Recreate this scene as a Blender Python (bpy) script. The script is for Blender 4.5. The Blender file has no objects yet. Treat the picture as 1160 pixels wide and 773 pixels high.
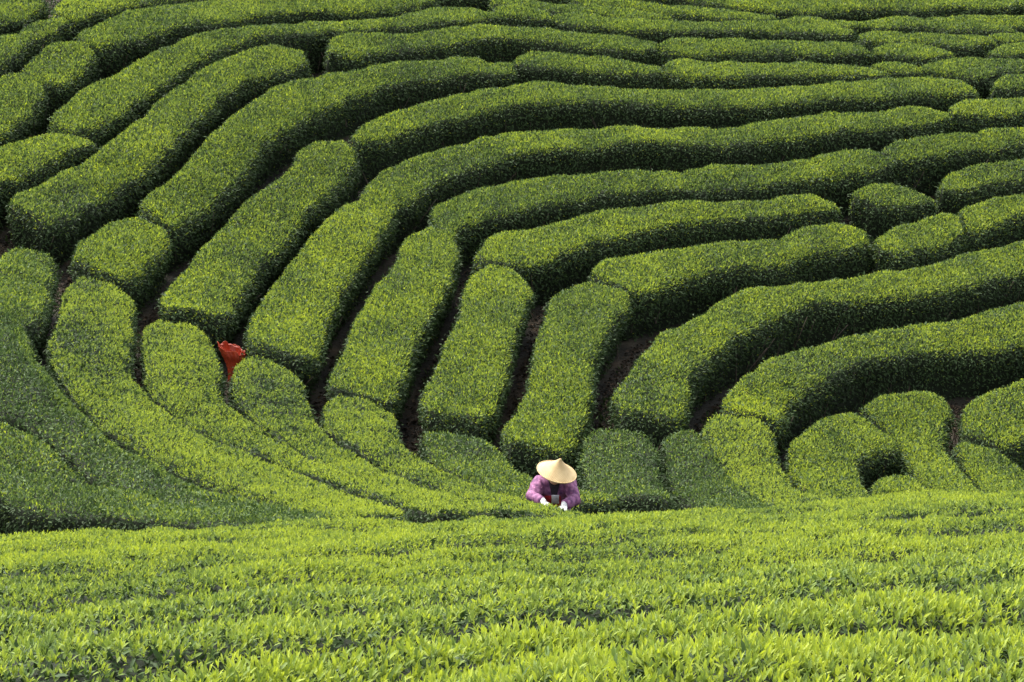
# Tea terraces: hedges surveyed in metres, camera at the origin looking north (+Y)
EXPOSURE = 2.78
PERSON_AT = (.44, 24.78)
SACK_AT = (-3.52, 30.2)
SURVEY = [(7.57,35.5,-4.48),(6.97,32.5,-5.19),(8.17,38.5,-3.44),(8.86,42,-2.22),(9.76,46.5,-1.12),(6.67,31,-5.77),(11.7,56,0.25),(4.61,29.5,-5.93),(4.97,32,-5.23),(5.3,34.3,-4.46),(5.69,37,-3.58),(6.02,39.3,-2.79),(6.41,42,-2.07),(7.07,46.5,-1.12),(8.17,54,0.24),(3.03,30.3,-5.29),(3.33,33.5,-4.6),(3.56,36,-3.75),(4.05,41.3,-2.19),(1.28,28.7,-5.45),(0.78,30.2,-4.94),(0.86,33.5,-4.23),(1.59,36.2,-3.5),(1.7,38.8,-2.76),(1.81,41.5,-2.04),(1.98,45.5,-1.09),(2.29,53,0.24),(-0.56,30.3,-4.95),(-0.62,33.7,-4.13),(-1.53,32,-4.51),(-1.42,29.5,-5.15),(-1.74,36.5,-3.39),(-1.88,39.8,-2.25),(-2.02,42.8,-1.34),(-2.12,45,-0.76),(-2.39,51,0.23),(-2.98,31,-4.6),(-3.69,33.5,-3.85),(-3.78,37,-2.5),(-4.11,40.5,-1.41),(-5.19,43.5,-0.73),(-5.83,49,0.22),(-5.29,32,-3.74),(-5.31,35.5,-2.65),(-6.58,37.7,-1.86),(-7.96,40,-0.96),(-6.8,32,-3.33),(-7.6,36,-2.17),(-9.12,46,0.21),(-5.11,29.5,-4.16),(-3.9,27.7,-4.74),(-2.88,27.7,-5.05),(-1.84,27.5,-5.32),(-4.71,26.5,-4.63),(-3.16,25.7,-5.17),(-1.68,25,-5.41),(-0.45,24.3,-5.49),(0.41,24.2,-5.57),(0.64,26.2,-5.83),(-5.47,25.5,-4.17),(-5.01,23.2,-4.67),(-3.69,23,-4.98),(-4.66,21.5,-4.82),(-2.77,22.5,-5.08),(2.29,28,-5.63),(3.31,27.7,-5.99),(4.91,28,-6.16),(6.27,29,-6.27),(1.45,27.8,-5.7),(-3.91,18,-4.35),(-3.5,19,-4.53),(-1.44,20,-4.71),(-0.02,20.5,-4.8),(1.2,21,-4.93),(2.29,22,-5.07),(3.89,22,-4.98),(4.77,22,-4.97),(-2.79,12.8,-3.29),(-0.02,14.5,-3.54),(3.47,16,-3.72),(-1.88,8.6,-2.38),(-0.01,10,-2.62),(2.5,11.5,-2.87),(-1.57,7.2,-2.09),(-0.01,7.6,-2.11),(2.13,9.8,-2.51),(-0.01,5.6,-1.72),(1.51,6.9,-1.92),(1.18,5.4,-1.65),(-1.23,5.6,-1.75),(-16,34,-0.2),(-14,22,-3),(-9,8,-2.4),(10,7,-1.6),(14,20,-4),(16,30,-6.3),(20,40,-4.4),(-20,50,1.2),(20,55,-0.4),(0,62,0.9),(0,0,-0.9),(-5,-3,-0.8),(5,-3,-0.6),(0,-8,-0.3)]
HEDGES = [
 ('tea hedge cut off by the upper left corner of the view', {}, [(-9.28,38.43,-8.98,37.44),(-8.98,40.05,-8.64,38.75),(-8.88,40.59,-8.52,39.2),(-8.58,41.64,-8.19,39.83),(-8.25,41.89,-7.93,40.42),(-8.03,41.6,-7.88,40.87)]),
 ('short tea hedge at the left border, second one below the upper left corner', {}, [(-8.8,35.45,-8.36,34.34),(-8.59,36.95,-8.15,35.81),(-8.46,37.9,-8.01,36.74),(-8.21,39.05,-7.93,37.65),(-7.97,39.28,-7.76,38.32),(-7.77,39.07,-7.69,38.77)]),
 ('stubby tea hedge wedged between two longer ones near the upper left corner', {}, [(-7.98,39.32,-7.71,38.93),(-7.86,39.81,-7.54,39.1),(-7.68,40.17,-7.36,39.69),(-7.49,40.28,-7.3,40.01)]),
 ('tea hedge rising from the upper left corner and running out of the top border', {}, [(-7.67,40.76,-7.42,40.21),(-7.67,41.28,-7.23,40.32),(-7.51,41.99,-6.96,40.95),(-7.27,42.79,-6.71,41.67),(-6.78,43.68,-6.19,42.59),(-6.12,44.6,-5.65,43.44),(-5.26,45.52,-4.96,44.25)]),
 ('long curved tea hedge along the top border, blunt lower end near the left corner', {}, [(-7.1,39.49,-6.79,38.98),(-6.96,40.04,-6.55,39.08),(-6.69,41.05,-6.24,39.6),(-6.37,41.93,-5.93,40.13),(-5.78,42.97,-5.44,41.16),(-5.22,43.78,-4.93,41.93),(-4.66,44.42,-4.41,42.79),(-4.05,44.87,-3.9,43.44),(-2.95,45.36,-2.83,44.01),(-2.15,45.73,-2.06,44.54),(-1.5,46.22,-1.44,45.15)]),
 ('short tea hedge directly below the blunt end of the long curved top hedge', {}, [(-7,39.23,-6.61,38.76),(-7.34,39.07,-6.68,38.18),(-7.53,38.43,-6.9,37.38),(-7.69,37.82,-7.05,37.15)]),
 ('tea hedge slanting out of the left border, below a seam with the short hedge above', {}, [(-7.71,37.53,-7.14,37.35),(-7.86,37.28,-7.06,36.74),(-7.95,36.78,-7.13,35.99),(-8.06,36.01,-7.26,35.25),(-8.21,35.2,-7.44,34.55),(-8.49,33.63,-7.78,33.19)]),
 ('tea hedge with a squared lower end at left, bending and thinning toward the right', {}, [(-6.91,35.81,-6.25,35.39),(-6.86,36.11,-6.16,35.64),(-6.68,37.11,-5.96,36.18),(-6.31,38.17,-5.75,36.91),(-6,39,-5.5,37.6),(-5.51,40.02,-5.25,38.55),(-5.21,40.61,-4.98,39.4),(-4.84,41.09,-4.68,40.11),(-4.38,41.7,-4.26,40.76),(-3.71,42.65,-3.6,41.77),(-2.78,43.43,-2.71,42.77),(-2.22,43.88,-2.16,43.25),(-1.77,44.55,-1.64,43.55),(-1.26,45.11,-1.11,43.99),(-0.72,45.18,-0.64,44.36),(-0.23,44.96,-0.19,44.67)]),
 ('wide slanting tea hedge with a rounded upper end beside a patch of bare brown soil', {}, [(-6.89,32.53,-6.1,32.08),(-6.8,32.9,-5.92,32.64),(-6.66,33.26,-5.78,33.2),(-6.42,33.96,-5.56,33.75),(-6.08,34.69,-5.29,34.41),(-5.85,35.68,-5.08,35.18),(-5.62,36.42,-4.88,36),(-5.37,37.48,-4.67,36.84),(-5.12,38.4,-4.47,37.79),(-4.73,39.62,-4.21,38.63),(-4.27,40.32,-3.85,39.23),(-3.92,40.77,-3.58,39.71),(-3.58,40.82,-3.43,40.18)]),
 ('short tea hedge at the left border tucked above the wide slanting hedge', {}, [(-6.14,35.23,-6.11,35.09),(-6.52,35.42,-6.28,34.72),(-6.88,35.29,-6.5,34.24),(-7.08,34.97,-6.69,33.78),(-7.29,34.46,-6.97,33.13),(-7.51,33.73,-7.17,32.35),(-7.7,32.9,-7.33,31.48),(-8.02,31.47,-7.61,29.98)]),
 ('long tea hedge starting above the small square block and bending level near the top', {}, [(-5.26,33.69,-4.63,33.23),(-5.22,33.92,-4.52,33.5),(-4.94,34.64,-4.21,34.31),(-4.59,36.04,-3.9,35.34),(-4.29,37.19,-3.66,36.51),(-3.94,38.38,-3.28,37.56),(-3.44,39.48,-2.88,38.61),(-2.8,40.52,-2.51,39.43),(-2.1,41.4,-1.98,40.3),(-1.37,41.93,-1.27,40.97),(-0.8,42.2,-0.72,41.33),(-0.44,42.13,-0.41,41.38),(-0.03,42.25,0,41.52)]),
 ('small square tea block standing alone on the left slope, paths all around it', {}, [(-5.77,31.15,-4.94,30.83),(-5.75,31.62,-4.85,31.21),(-5.67,32.16,-4.74,31.95),(-5.53,32.78,-4.64,32.57),(-5.35,33.19,-4.64,33.04)]),
 ('straight slanting tea strip just right of the small square block, with a pointed upper end', {}, [(-4.5,30.3,-3.59,30.58),(-4.52,30.98,-3.57,31),(-4.43,31.77,-3.5,31.98),(-4.27,32.85,-3.34,32.99),(-4.08,33.83,-3.1,33.83),(-3.72,34.97,-2.91,34.85),(-3.37,35.87,-2.61,35.65),(-3.18,36.75,-2.43,36.58),(-2.96,37.2,-2.37,37.03),(-2.76,37.41,-2.34,37.3)]),
 ('straight slanting tea strip directly above the blunt hedge beside the red sack', {}, [(-3.38,29.93,-2.5,29.57),(-3.38,30.69,-2.42,30.36),(-3.31,31.7,-2.37,31.19),(-3.15,32.67,-2.26,32.35),(-2.99,33.46,-2.1,33.18),(-2.74,34.46,-1.94,34),(-2.57,35.07,-1.79,34.95),(-2.35,35.67,-1.61,35.7)]),
 ('long tea hedge continuing the strip above the red sack and sweeping far right', {}, [(-2.32,35.76,-1.63,35.65),(-2.11,36.67,-1.39,36.16),(-1.83,37.19,-1.08,36.8),(-1.38,37.83,-0.55,37.35),(-0.89,38.31,-0.27,37.63),(-0.03,38.87,0.14,37.99),(0.71,39.09,0.83,38.12),(1.43,39.21,1.54,38.3),(2.33,39.17,2.36,38.44),(3.23,39.24,3.3,38.46),(4.16,39.63,4.13,38.74),(4.95,40.01,4.92,39.07),(5.72,40.25,5.67,39.38),(6.51,40.63,6.42,39.77),(7.04,40.72,6.98,40.05),(7.25,40.62,7.24,40.31)]),
 ('leftmost of three upright tea strips in the middle, with a rounded shoulder on top', {}, [(-2.29,28.86,-1.37,28.84),(-2.25,29.6,-1.32,29.63),(-2.14,30.5,-1.25,30.42),(-2.08,31.27,-1.13,31.31),(-1.99,32.07,-0.95,32.1),(-1.81,32.79,-0.84,32.74),(-1.66,33.53,-0.77,33.59),(-1.52,34.46,-0.77,34.2),(-1.31,34.95,-0.89,34.68)]),
 ('curved tea hedge leaving the rounded shoulder of the first upright strip toward the right', {}, [(-1.21,35.2,-0.8,34.42),(-1.12,35.92,-0.74,34.96),(-0.86,36.28,-0.45,35.32),(-0.36,36.74,-0.07,35.58),(0.27,36.95,0.46,35.84),(0.95,37.08,1.08,36.12),(1.56,37.21,1.66,36.33),(2.18,37.32,2.24,36.51),(2.65,37.24,2.71,36.6),(2.92,36.99,2.96,36.65)]),
 ('tea hedge at upper right whose left end overlaps the tip of another hedge', {}, [(2.61,37.41,2.83,36.81),(3.11,37.65,3.16,36.78),(3.98,37.8,3.96,37.03),(4.75,38.26,4.75,37.32),(5.32,38.57,5.37,37.64),(5.84,38.56,5.87,37.96),(6,38.38,5.99,38.12)]),
 ('short swollen tea hedge right above the lone round bush', {}, [(5.95,38.81,6.03,38.2),(6.2,39.09,6.23,38.29),(6.7,39.42,6.65,38.59),(7.29,39.72,7.23,38.99),(7.85,39.78,7.81,39.26),(8.11,39.67,8.09,39.41)]),
 ('tea hedge at the right border poking out behind the short swollen hedge', {}, [(7.65,39.88,7.87,39.59),(8.03,40.2,8.09,39.57),(8.54,40.39,8.47,39.69),(9.17,40.58,9.1,39.89),(10.61,41.02,10.52,40.33)]),
 ('middle one of three upright tea strips, rounded at top and square at the bottom', {}, [(-1.13,28.67,-0.27,28.41),(-1.12,29.14,-0.15,28.91),(-1,29.93,-0.07,29.56),(-0.91,30.64,0.01,30.36),(-0.74,31.43,0.09,31.23),(-0.69,32.2,0.21,32.08),(-0.62,33.02,0.27,32.74),(-0.43,33.44,0.15,33.17)]),
 ('curved tea hedge above the middle upright strip, ending near the lone round bush', {}, [(-0.49,33.93,-0.3,33.51),(-0.4,34.45,0.06,33.4),(-0.13,34.84,0.5,33.69),(0.42,35.1,0.88,34.1),(1.15,35.62,1.33,34.56),(1.98,35.98,2.09,35.08),(2.67,36.28,2.73,35.46),(3.17,36.38,3.19,35.68),(3.85,36.54,3.84,35.9),(4.24,36.75,4.2,36.05),(4.58,36.81,4.56,36.17),(4.87,36.63,4.9,36.35)]),
 ('last of three upright tea strips, standing straight above the straw hat', {}, [(-0.18,27.83,0.67,27.63),(-0.05,28.39,0.84,28.28),(0.13,29.16,1,29.11),(0.25,30.11,1.07,30.08),(0.3,30.8,1.17,30.98),(0.44,31.67,1.43,31.77),(0.55,32.45,1.63,32.42),(0.79,32.99,1.67,32.77)]),
 ('tea hedge joined to the head of the upright strip above the straw hat, running right', {}, [(1.03,33.45,1.75,32.67),(1.25,33.88,2.01,33.05),(1.5,34.05,2.28,33.42),(2.22,34.53,2.68,33.82),(2.9,34.94,3.03,34.05),(3.49,35.18,3.59,34.26),(3.95,35.26,4.12,34.5),(4.19,35.11,4.28,34.66)]),
 ('short humped tea hedge in line below the lone round bush, ending at a notch', {}, [(3.9,35.42,4.23,34.65),(4.39,35.74,4.55,34.86),(4.91,35.92,4.92,35.06),(5.23,35.82,5.24,35.22)]),
 ('low tea hedge just right of the notch under the lone round bush', {}, [(5.39,35.55,5.42,35.09),(5.65,35.97,5.6,35.03),(6.02,36.32,5.99,35.3),(6.43,36.73,6.38,35.6),(6.76,36.88,6.77,36)]),
 ('tea hedge climbing to the right border from behind the notch under the round bush', {}, [(6.87,37.07,6.9,36.16),(7.45,37.6,7.4,36.66),(8.04,37.99,7.93,37.16),(8.73,38.48,8.63,37.71),(9.92,39.32,9.85,38.65)]),
 ('broad tea hedge curving up from the bare soil patch right of the last upright strip', {}, [(1.18,28.95,2.12,28.78),(1.24,29.36,2.18,29.37),(1.38,29.85,2.28,30.03),(1.6,30.54,2.53,30.77),(1.87,31.25,2.92,31.61),(2.39,32.17,3.45,32.43),(2.84,33.04,3.96,33.06),(3.25,33.54,4.16,33.2),(3.74,33.83,4.61,33.38),(4.43,34.09,5.01,33.53),(5.27,34.53,5.46,33.7),(5.98,34.88,5.95,33.91),(6.76,35.65,6.65,34.38),(7.29,36.07,7.24,34.99),(7.83,36.47,7.73,35.48),(8.39,36.88,8.32,35.91),(9.57,37.74,9.57,36.81)]),
 ('dark leaved tea hedge bulging down just right of the straw hat', {'m': 0.8}, [(0.86,28.37,1.73,28.4),(0.78,27.81,1.74,27.82),(0.81,27.07,1.77,26.98),(0.98,26.28,1.9,26.01)]),
 ('dark leaved tea hedge fanning down to the near slope, second from the straw hat', {'m': 0.72}, [(1.75,28.3,2.26,28.4),(1.76,27.77,2.37,27.91),(1.81,26.99,2.54,27.29),(1.99,26.09,2.69,26.71),(2.24,25.53,2.89,26.27),(2.66,24.62,3.2,25.54)]),
 ('broad curved tea hedge arching over the cluster of rounded bushes at right', {}, [(2.57,29.41,3.35,29.23),(2.72,29.98,3.6,30.09),(2.97,30.53,3.93,30.7),(3.35,31.19,4.27,31.18),(3.87,31.87,4.69,31.68),(4.43,32.38,5.01,31.89),(5.34,32.85,5.52,32.07),(5.85,33.04,5.96,32.2),(6.33,33.26,6.33,32.27),(6.83,33.68,6.73,32.39),(7.38,34.21,7.11,32.61),(8.1,34.91,7.77,33.11),(9.29,36.05,8.85,33.93)]),
 ('tea strip hanging below the crease at the foot of the arching hedge', {}, [(2.33,28.97,3.14,29.15),(2.26,28.51,3.17,28.81),(2.3,27.89,3.18,28.1),(2.4,27.4,3.22,27.58),(2.55,26.76,3.33,27.06),(2.79,26.17,3.52,26.9),(3.29,24.94,3.9,26.57)]),
 ('horseshoe shaped tea hedge bent around the dark hollow at lower right', {}, [(3.76,25.7,4.2,26.71),(3.46,26.84,4.19,27.35),(3.32,27.37,4.18,27.64),(3.28,28.17,4.15,28.21),(3.34,28.72,4.19,28.53),(3.53,29.22,4.25,28.74),(3.82,29.78,4.37,28.93),(4.14,30.15,4.53,29.11),(4.43,30.18,4.67,29.16),(4.64,29.88,4.78,29.3)]),
 ('thick tea hedge with a domed top right of the horseshoe shaped hedge', {}, [(4.47,30.39,4.95,31.05),(4.54,30.19,5.45,31.26),(4.68,29.97,5.68,31.03),(4.81,29.5,5.51,30.28),(4.85,28.96,5.44,29.63),(4.88,28.05,5.57,29),(4.91,27.69,5.59,28),(4.95,27.21,5.63,26.68)]),
 ('small domed tea bush in the mouth of the horseshoe shaped hedge', {}, [(4.16,27.51,4.16,27.33),(4.42,28.2,4.32,27.41),(4.65,28.45,4.52,27.5),(4.81,28.36,4.71,27.59),(4.85,27.66,4.88,27.67)]),
 ('tea hedge at the right border beyond the strip of bare brown soil', {}, [(5.68,30.32,6.34,29.86),(5.83,30.8,6.6,30.32),(6.24,31.39,6.92,30.81),(6.83,31.78,7.35,31.18),(7.37,32.12,7.85,31.59),(8.64,32.9,9.02,32.55)]),
 ('tea hedge in the lower right below the one beyond the bare brown soil', {}, [(5.48,29.65,5.81,30.01),(5.53,29.43,6.12,29.89),(5.6,29.08,6.36,29.43),(5.58,28.09,6.44,28.29),(5.56,27.25,6.51,27.33)]),
 ('tea hedge near the top, left end beside bare soil, dipping to the right', {}, [(-3.13,41.47,-3.01,41.05),(-3.06,42.18,-2.76,41.16),(-2.36,42.87,-2.2,41.86),(-1.6,43.25,-1.46,42.45),(-1.02,43.81,-0.9,42.78),(-0.43,44.22,-0.36,43.28),(0,44.34,0.06,43.48),(0.61,44.39,0.66,43.45),(1.41,44.31,1.45,43.34),(2.21,44.23,2.23,43.3),(2.58,43.96,2.6,43.44)]),
 ('short sagging tea hedge at upper middle between two rows that join end to end', {}, [(0.02,42.31,0.06,41.95),(0.2,42.75,0.26,41.9),(0.78,42.91,0.81,42.02),(1.37,42.84,1.39,41.98),(1.94,42.75,1.95,41.97),(2.51,42.43,2.54,41.91)]),
 ('longest level tea hedge of the upper slope, with a rounded right end', {}, [(-2.51,37.82,-2.36,37.57),(-2.4,38.32,-2.1,37.82),(-1.99,39.11,-1.75,38.29),(-1.31,40.04,-1.14,39.03),(-0.77,40.49,-0.58,39.6),(-0.03,41.04,0.07,40.05),(0.65,41.38,0.73,40.2),(1.05,41.21,1.1,40.27),(2.25,41.17,2.27,40.32),(3.39,41.27,3.38,40.33),(4.34,41.47,4.3,40.46),(5.74,41.77,5.68,40.89),(6.75,42.19,6.63,41.14),(7.44,42.39,7.32,41.41),(7.82,42.12,7.77,41.55),(7.96,41.75,7.94,41.58)]),
 ('stub of tea hedge at top middle where two rows meet', {}, [(-0.31,45.5,-0.24,44.65),(0,45.79,0.05,44.89),(0.41,45.7,0.45,44.81),(0.69,45.42,0.71,44.79)]),
 ('long wavy tea hedge near the top, third row down at the middle', {}, [(0.76,45.38,0.81,44.83),(1.16,45.74,1.18,44.78),(2.07,45.66,2.08,44.81),(2.89,45.69,2.89,44.83),(3.74,45.68,3.73,44.94),(4.18,45.97,4.15,45.08),(4.81,46.1,4.78,45.19),(5.45,45.92,5.41,45.15),(6.12,45.66,6.09,45.09),(6.33,45.4,6.33,45.11)]),
 ('thin sinking tea hedge at top middle, wedged above the long wavy one', {}, [(-0.33,46.2,-0.3,45.65),(0.33,46.22,0.36,45.68),(1.06,46.32,1.09,45.64),(1.9,46.42,1.92,45.74),(2.51,46.26,2.53,45.66),(2.96,45.9,2.98,45.71)]),
 ('thin tea hedge at top right of middle, wedged under the dark topmost row', {}, [(1.19,47.03,1.21,46.45),(2.03,46.9,2.04,46.33),(2.8,46.84,2.81,46.21),(3.61,46.84,3.61,46.13),(4.4,46.73,4.39,46.09),(4.96,46.48,4.98,46.13)]),
 ('dark sided topmost tea row crossing the upper right', {}, [(3.22,48.17,3.22,47.4),(3.82,48.08,3.8,47.17),(5.06,48.26,4.99,47.06),(6.11,48.33,6.02,47.16),(7.35,48.42,7.24,47.32),(8.22,48.37,8.11,47.39),(8.86,48.25,8.75,47.46)]),
 ('short topmost tea hedge near the upper right corner', {}, [(8.92,48.42,8.79,47.38),(9.48,48.57,9.31,47.41),(9.97,48.41,9.81,47.56)]),
 ('tea hedge cut off by the upper right corner of the view', {}, [(10.1,48.61,9.95,47.59),(10.99,49.06,10.8,47.84),(12.42,49.77,12.16,48.23)]),
 ('topmost tea hedge at the upper middle border, only its lower side in view', {}, [(-1.7,46.97,-1.59,45.86),(-0.34,47.31,-0.29,46.45),(1.04,47.76,1.07,46.98),(2.08,47.99,2.1,47.21),(3.13,48.15,3.12,47.45)]),
 ('bright low tea hedge straight under the dark sided topmost row', {}, [(5.08,46.15,5.09,45.65),(5.6,46.45,5.59,45.66),(6.2,46.33,6.2,45.67),(6.64,46.09,6.62,45.72)]),
 ('thin bright tea hedge stretching under the topmost row at upper right', {}, [(6.55,46.15,6.55,45.64),(7.44,46.69,7.37,45.83),(8.07,46.45,8.01,45.68),(8.69,46.16,8.65,45.56),(9.39,45.88,9.36,45.57)]),
 ('thin tea hedge at the right border, second row below the upper right corner', {}, [(7.94,46.67,7.92,46.25),(8.55,46.79,8.48,46.03),(9.3,46.74,9.21,45.92),(9.9,46.75,9.81,45.89),(10.53,46.93,10.42,46.05),(11.99,47.34,11.85,46.42)]),
 ('tea hedge in the upper right with a dark hollow under its right end', {}, [(6.46,45.12,6.43,44.57),(6.89,45.52,6.82,44.6),(7.46,45.26,7.4,44.57),(8.07,45.34,7.98,44.55),(8.61,45.24,8.51,44.55),(8.86,44.96,8.84,44.65)]),
 ('tiny visible end of a tea hedge at the right border, third row from the top', {}, [(8.86,45.26,8.85,44.9),(9.22,45.43,9.15,44.82),(9.63,45.43,9.56,44.84),(10.23,45.52,10.15,44.94),(11.72,45.72,11.63,45.17)]),
 ('upper of two even tea hedges at upper right that end side by side', {}, [(2.65,43.8,2.68,43.4),(2.83,44.13,2.83,43.31),(3.64,44.41,3.61,43.44),(4.65,44.51,4.6,43.56),(5.5,44.61,5.43,43.64),(6.02,44.53,5.95,43.63),(6.33,44.16,6.29,43.59),(6.45,43.79,6.44,43.61)]),
 ('oval tea bush at upper right, next to the end of the even row', {}, [(6.55,44.05,6.54,43.68),(6.9,44.47,6.82,43.64),(7.52,44.52,7.4,43.58),(7.8,44.29,7.75,43.68),(7.91,43.99,7.9,43.81)]),
 ('tea hedge tip entering from the right border, fourth row from the top', {}, [(8.59,44.03,8.61,43.87),(9,44.62,8.91,43.92),(9.46,44.82,9.37,44.14),(10.12,45.04,10.03,44.37),(11.55,45.51,11.44,44.86)]),
 ('lower of two even tea hedges at upper right that end side by side', {}, [(2.66,42.56,2.67,41.98),(2.83,42.92,2.81,41.85),(3.52,42.97,3.49,41.94),(4.49,42.97,4.45,42.09),(5.31,43.04,5.26,42.2),(5.93,42.97,5.88,42.25),(6.33,42.73,6.29,42.24),(6.52,42.42,6.5,42.21)]),
 ('smallest tea bush of the upper right, below the oval bush', {}, [(6.39,42.9,6.39,42.62),(6.67,43.21,6.61,42.54),(6.93,43.18,6.87,42.52),(7.14,42.92,7.1,42.5),(7.18,42.71,7.16,42.5)]),
 ('tea hedge bulging to the right border above the rounded end of the longest row', {}, [(7.21,42.77,7.2,42.56),(7.5,43.24,7.45,42.54),(7.9,43.52,7.81,42.5),(8.33,43.7,8.17,42.42),(8.82,43.8,8.65,42.77),(9.3,43.8,9.16,42.96),(9.88,43.91,9.76,43.15),(11.31,44.19,11.24,43.61)]),
 ('short tea hedge at the right border below the bulging one', {}, [(8.35,42.14,8.35,41.93),(8.61,42.62,8.54,41.93),(9.06,42.83,8.97,42.08),(9.69,43.03,9.61,42.34),(11.1,43.47,11.02,42.9)]),
 ('tea hedge at the right border level with the rounded tip of the longest hedge', {}, [(7.35,40.8,7.38,40.5),(7.61,41.18,7.56,40.52),(7.99,41.43,7.9,40.61),(8.79,41.67,8.69,40.91),(9.44,41.88,9.34,41.11),(10.87,42.32,10.78,41.55)]),
 ('blunt tea hedge at the right border just right of the lone round bush', {}, [(6.74,37.93,6.73,37.55),(6.96,38.25,6.93,37.57),(7.46,38.68,7.39,37.89),(8.29,39.15,8.2,38.39),(8.94,39.47,8.84,38.74),(10.27,40.14,10.16,39.46)]),
 ('lone round tea bush surrounded by bare ground', {}, [(5.25,37.04,5.26,36.83),(5.43,37.29,5.44,36.68),(5.76,37.5,5.71,36.67),(6.11,37.53,6.06,36.76),(6.36,37.35,6.3,36.9),(6.46,37.16,6.45,37.02)]),
 ('dull tea hedge with a bright right flank at the left border beside rust brown soil', {'m': 0.45}, [(-6.47,30.46,-5.79,30.87),(-6.43,29.62,-5.79,30.24),(-6.27,28.6,-5.66,29.24),(-6.05,27.7,-5.55,28.12),(-5.85,27.09,-5.62,27.56)]),
 ('large dull green tea hedge with a bright upper rim sweeping down from the left border', {'m': 0.75, 'rim': 1}, [(-6.63,29.44,-6.29,28.98),(-6.25,27.32,-5.89,28.21),(-6.03,26.1,-5.66,27.77),(-5.78,25.18,-5.4,26.87),(-5.51,24.58,-4.96,25.73),(-5.22,24.02,-4.58,25.09),(-4.92,23.87,-4.12,24.37),(-4.5,23.49,-3.6,23.92),(-3.99,22.76,-3.18,23.37),(-3.42,22.32,-2.65,22.88),(-2.77,21.81,-2.07,22.19),(-1.89,20.19,-1.54,20.55)]),
 ('short dull green tea hedge at the left border, ending at a dark hole', {'m': 0.7}, [(-7.02,24.49,-6.86,23.75),(-5.68,23.9,-5.52,23.01),(-5.48,23.82,-5.33,22.9),(-5.09,23.84,-5,22.75),(-4.7,23.61,-4.63,22.59),(-4.35,23.1,-4.36,22.47),(-4.17,22.9,-4.15,22.63)]),
 ('dull green tea hedge at lower left, directly behind the first bright foreground row', {'m': 0.68}, [(-6.58,22.31,-6.45,21.84),(-5.41,22.69,-5.19,21.58),(-5.25,22.74,-5.03,21.55),(-4.93,22.82,-4.7,21.51),(-4.54,22.56,-4.32,21.2),(-4.15,22.7,-3.81,21.17),(-3.63,22.63,-3.17,20.94),(-2.91,22.28,-2.48,20.56),(-2.09,21.46,-1.78,19.41)]),
 ('bright tea hedge with a rounded upper end just right of the rust brown soil', {}, [(-5.58,30.19,-4.89,30.33),(-5.55,29.53,-4.75,29.9),(-5.42,28.66,-4.57,28.92),(-5.3,27.17,-4.42,27.61),(-4.99,26.03,-4.22,27.01),(-4.59,25.22,-3.88,26.46),(-4.13,24.52,-3.45,25.92),(-3.61,23.96,-2.9,25.57),(-3.06,23.44,-2.32,24.88),(-2.38,22.76,-1.6,23.85),(-1.58,21.17,-0.92,22.28)]),
 ('bright tea hedge with a rounded upper end directly left of the red sack', {}, [(-4.5,29.39,-3.8,29.8),(-4.47,28.83,-3.62,29.19),(-4.3,27.85,-3.44,28.32),(-4.09,26.89,-3.3,27.41),(-3.7,26.21,-2.88,26.73),(-3.27,25.82,-2.48,26.11),(-2.75,25.49,-2,25.5),(-2.18,24.9,-1.49,24.89),(-1.43,24,-0.81,24.16),(-0.86,22.95,-0.34,22.97)]),
 ('bright tea hedge with a rounded upper end directly right of the red sack', {}, [(-3.33,28.85,-2.85,29.36),(-3.35,28.43,-2.6,28.97),(-3.25,27.7,-2.41,28.22),(-3.02,27.08,-2.21,27.3),(-2.59,26.29,-1.87,26.47),(-2.1,25.62,-1.39,25.79),(-1.53,24.84,-0.84,25.01),(-0.9,24.07,-0.32,24.21),(-0.35,23.11,0.09,23.03)]),
 ('tea hedge with a dull right flank, leading to the hands of the picker', {}, [(-2.22,28.46,-1.65,28.71),(-2.24,28.22,-1.48,28.52),(-2.15,27.34,-1.34,27.67),(-1.87,26.67,-1.12,26.9),(-1.46,26.08,-0.79,26.34),(-1,25.41,-0.34,25.77),(-0.46,24.56,0.09,25.01),(0,23.6,0.45,23.84),(0.51,22.66,0.81,21.73)]),
 ('dark dull tea hedge directly behind the picker', {'m': 0.6}, [(-1.05,27.53,-0.93,27.86),(-0.98,27.03,-0.52,27.87),(-0.79,26.47,-0.17,27.51),(-0.38,25.78,0.1,26.84),(0,25.43,0.45,26.53),(0.43,25.62,0.79,26.43),(0.96,25.74,1.22,26.25)]),
 ('farthest bright foreground tea row, its top forming the rim of the near slope', {'fg': 1}, [(-4.13,17.21,-3.82,15.93),(-3.89,18.01,-3.57,16.51),(-3.6,18.65,-3.29,16.99),(-3.25,19.04,-2.95,17.29),(-2.86,19.31,-2.59,17.52),(-2.45,19.6,-2.23,17.8),(-2.03,19.86,-1.85,18.06),(-1.59,20.03,-1.45,18.26),(-1.15,20.24,-1.05,18.49),(-0.69,20.6,-0.63,18.83),(-0.23,21.14,-0.21,19.29),(0.25,21.6,0.23,19.68),(0.74,21.69,0.68,19.79),(1.23,21.61,1.13,19.77),(1.74,21.7,1.59,19.85),(2.25,21.89,2.05,20),(2.75,21.99,2.52,20.11),(3.26,22,2.99,20.18),(3.76,22,3.46,20.24),(4.22,21.84,3.89,20.15),(4.52,21.02,4.22,19.57),(4.63,19.38,4.4,18.39)]),
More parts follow.
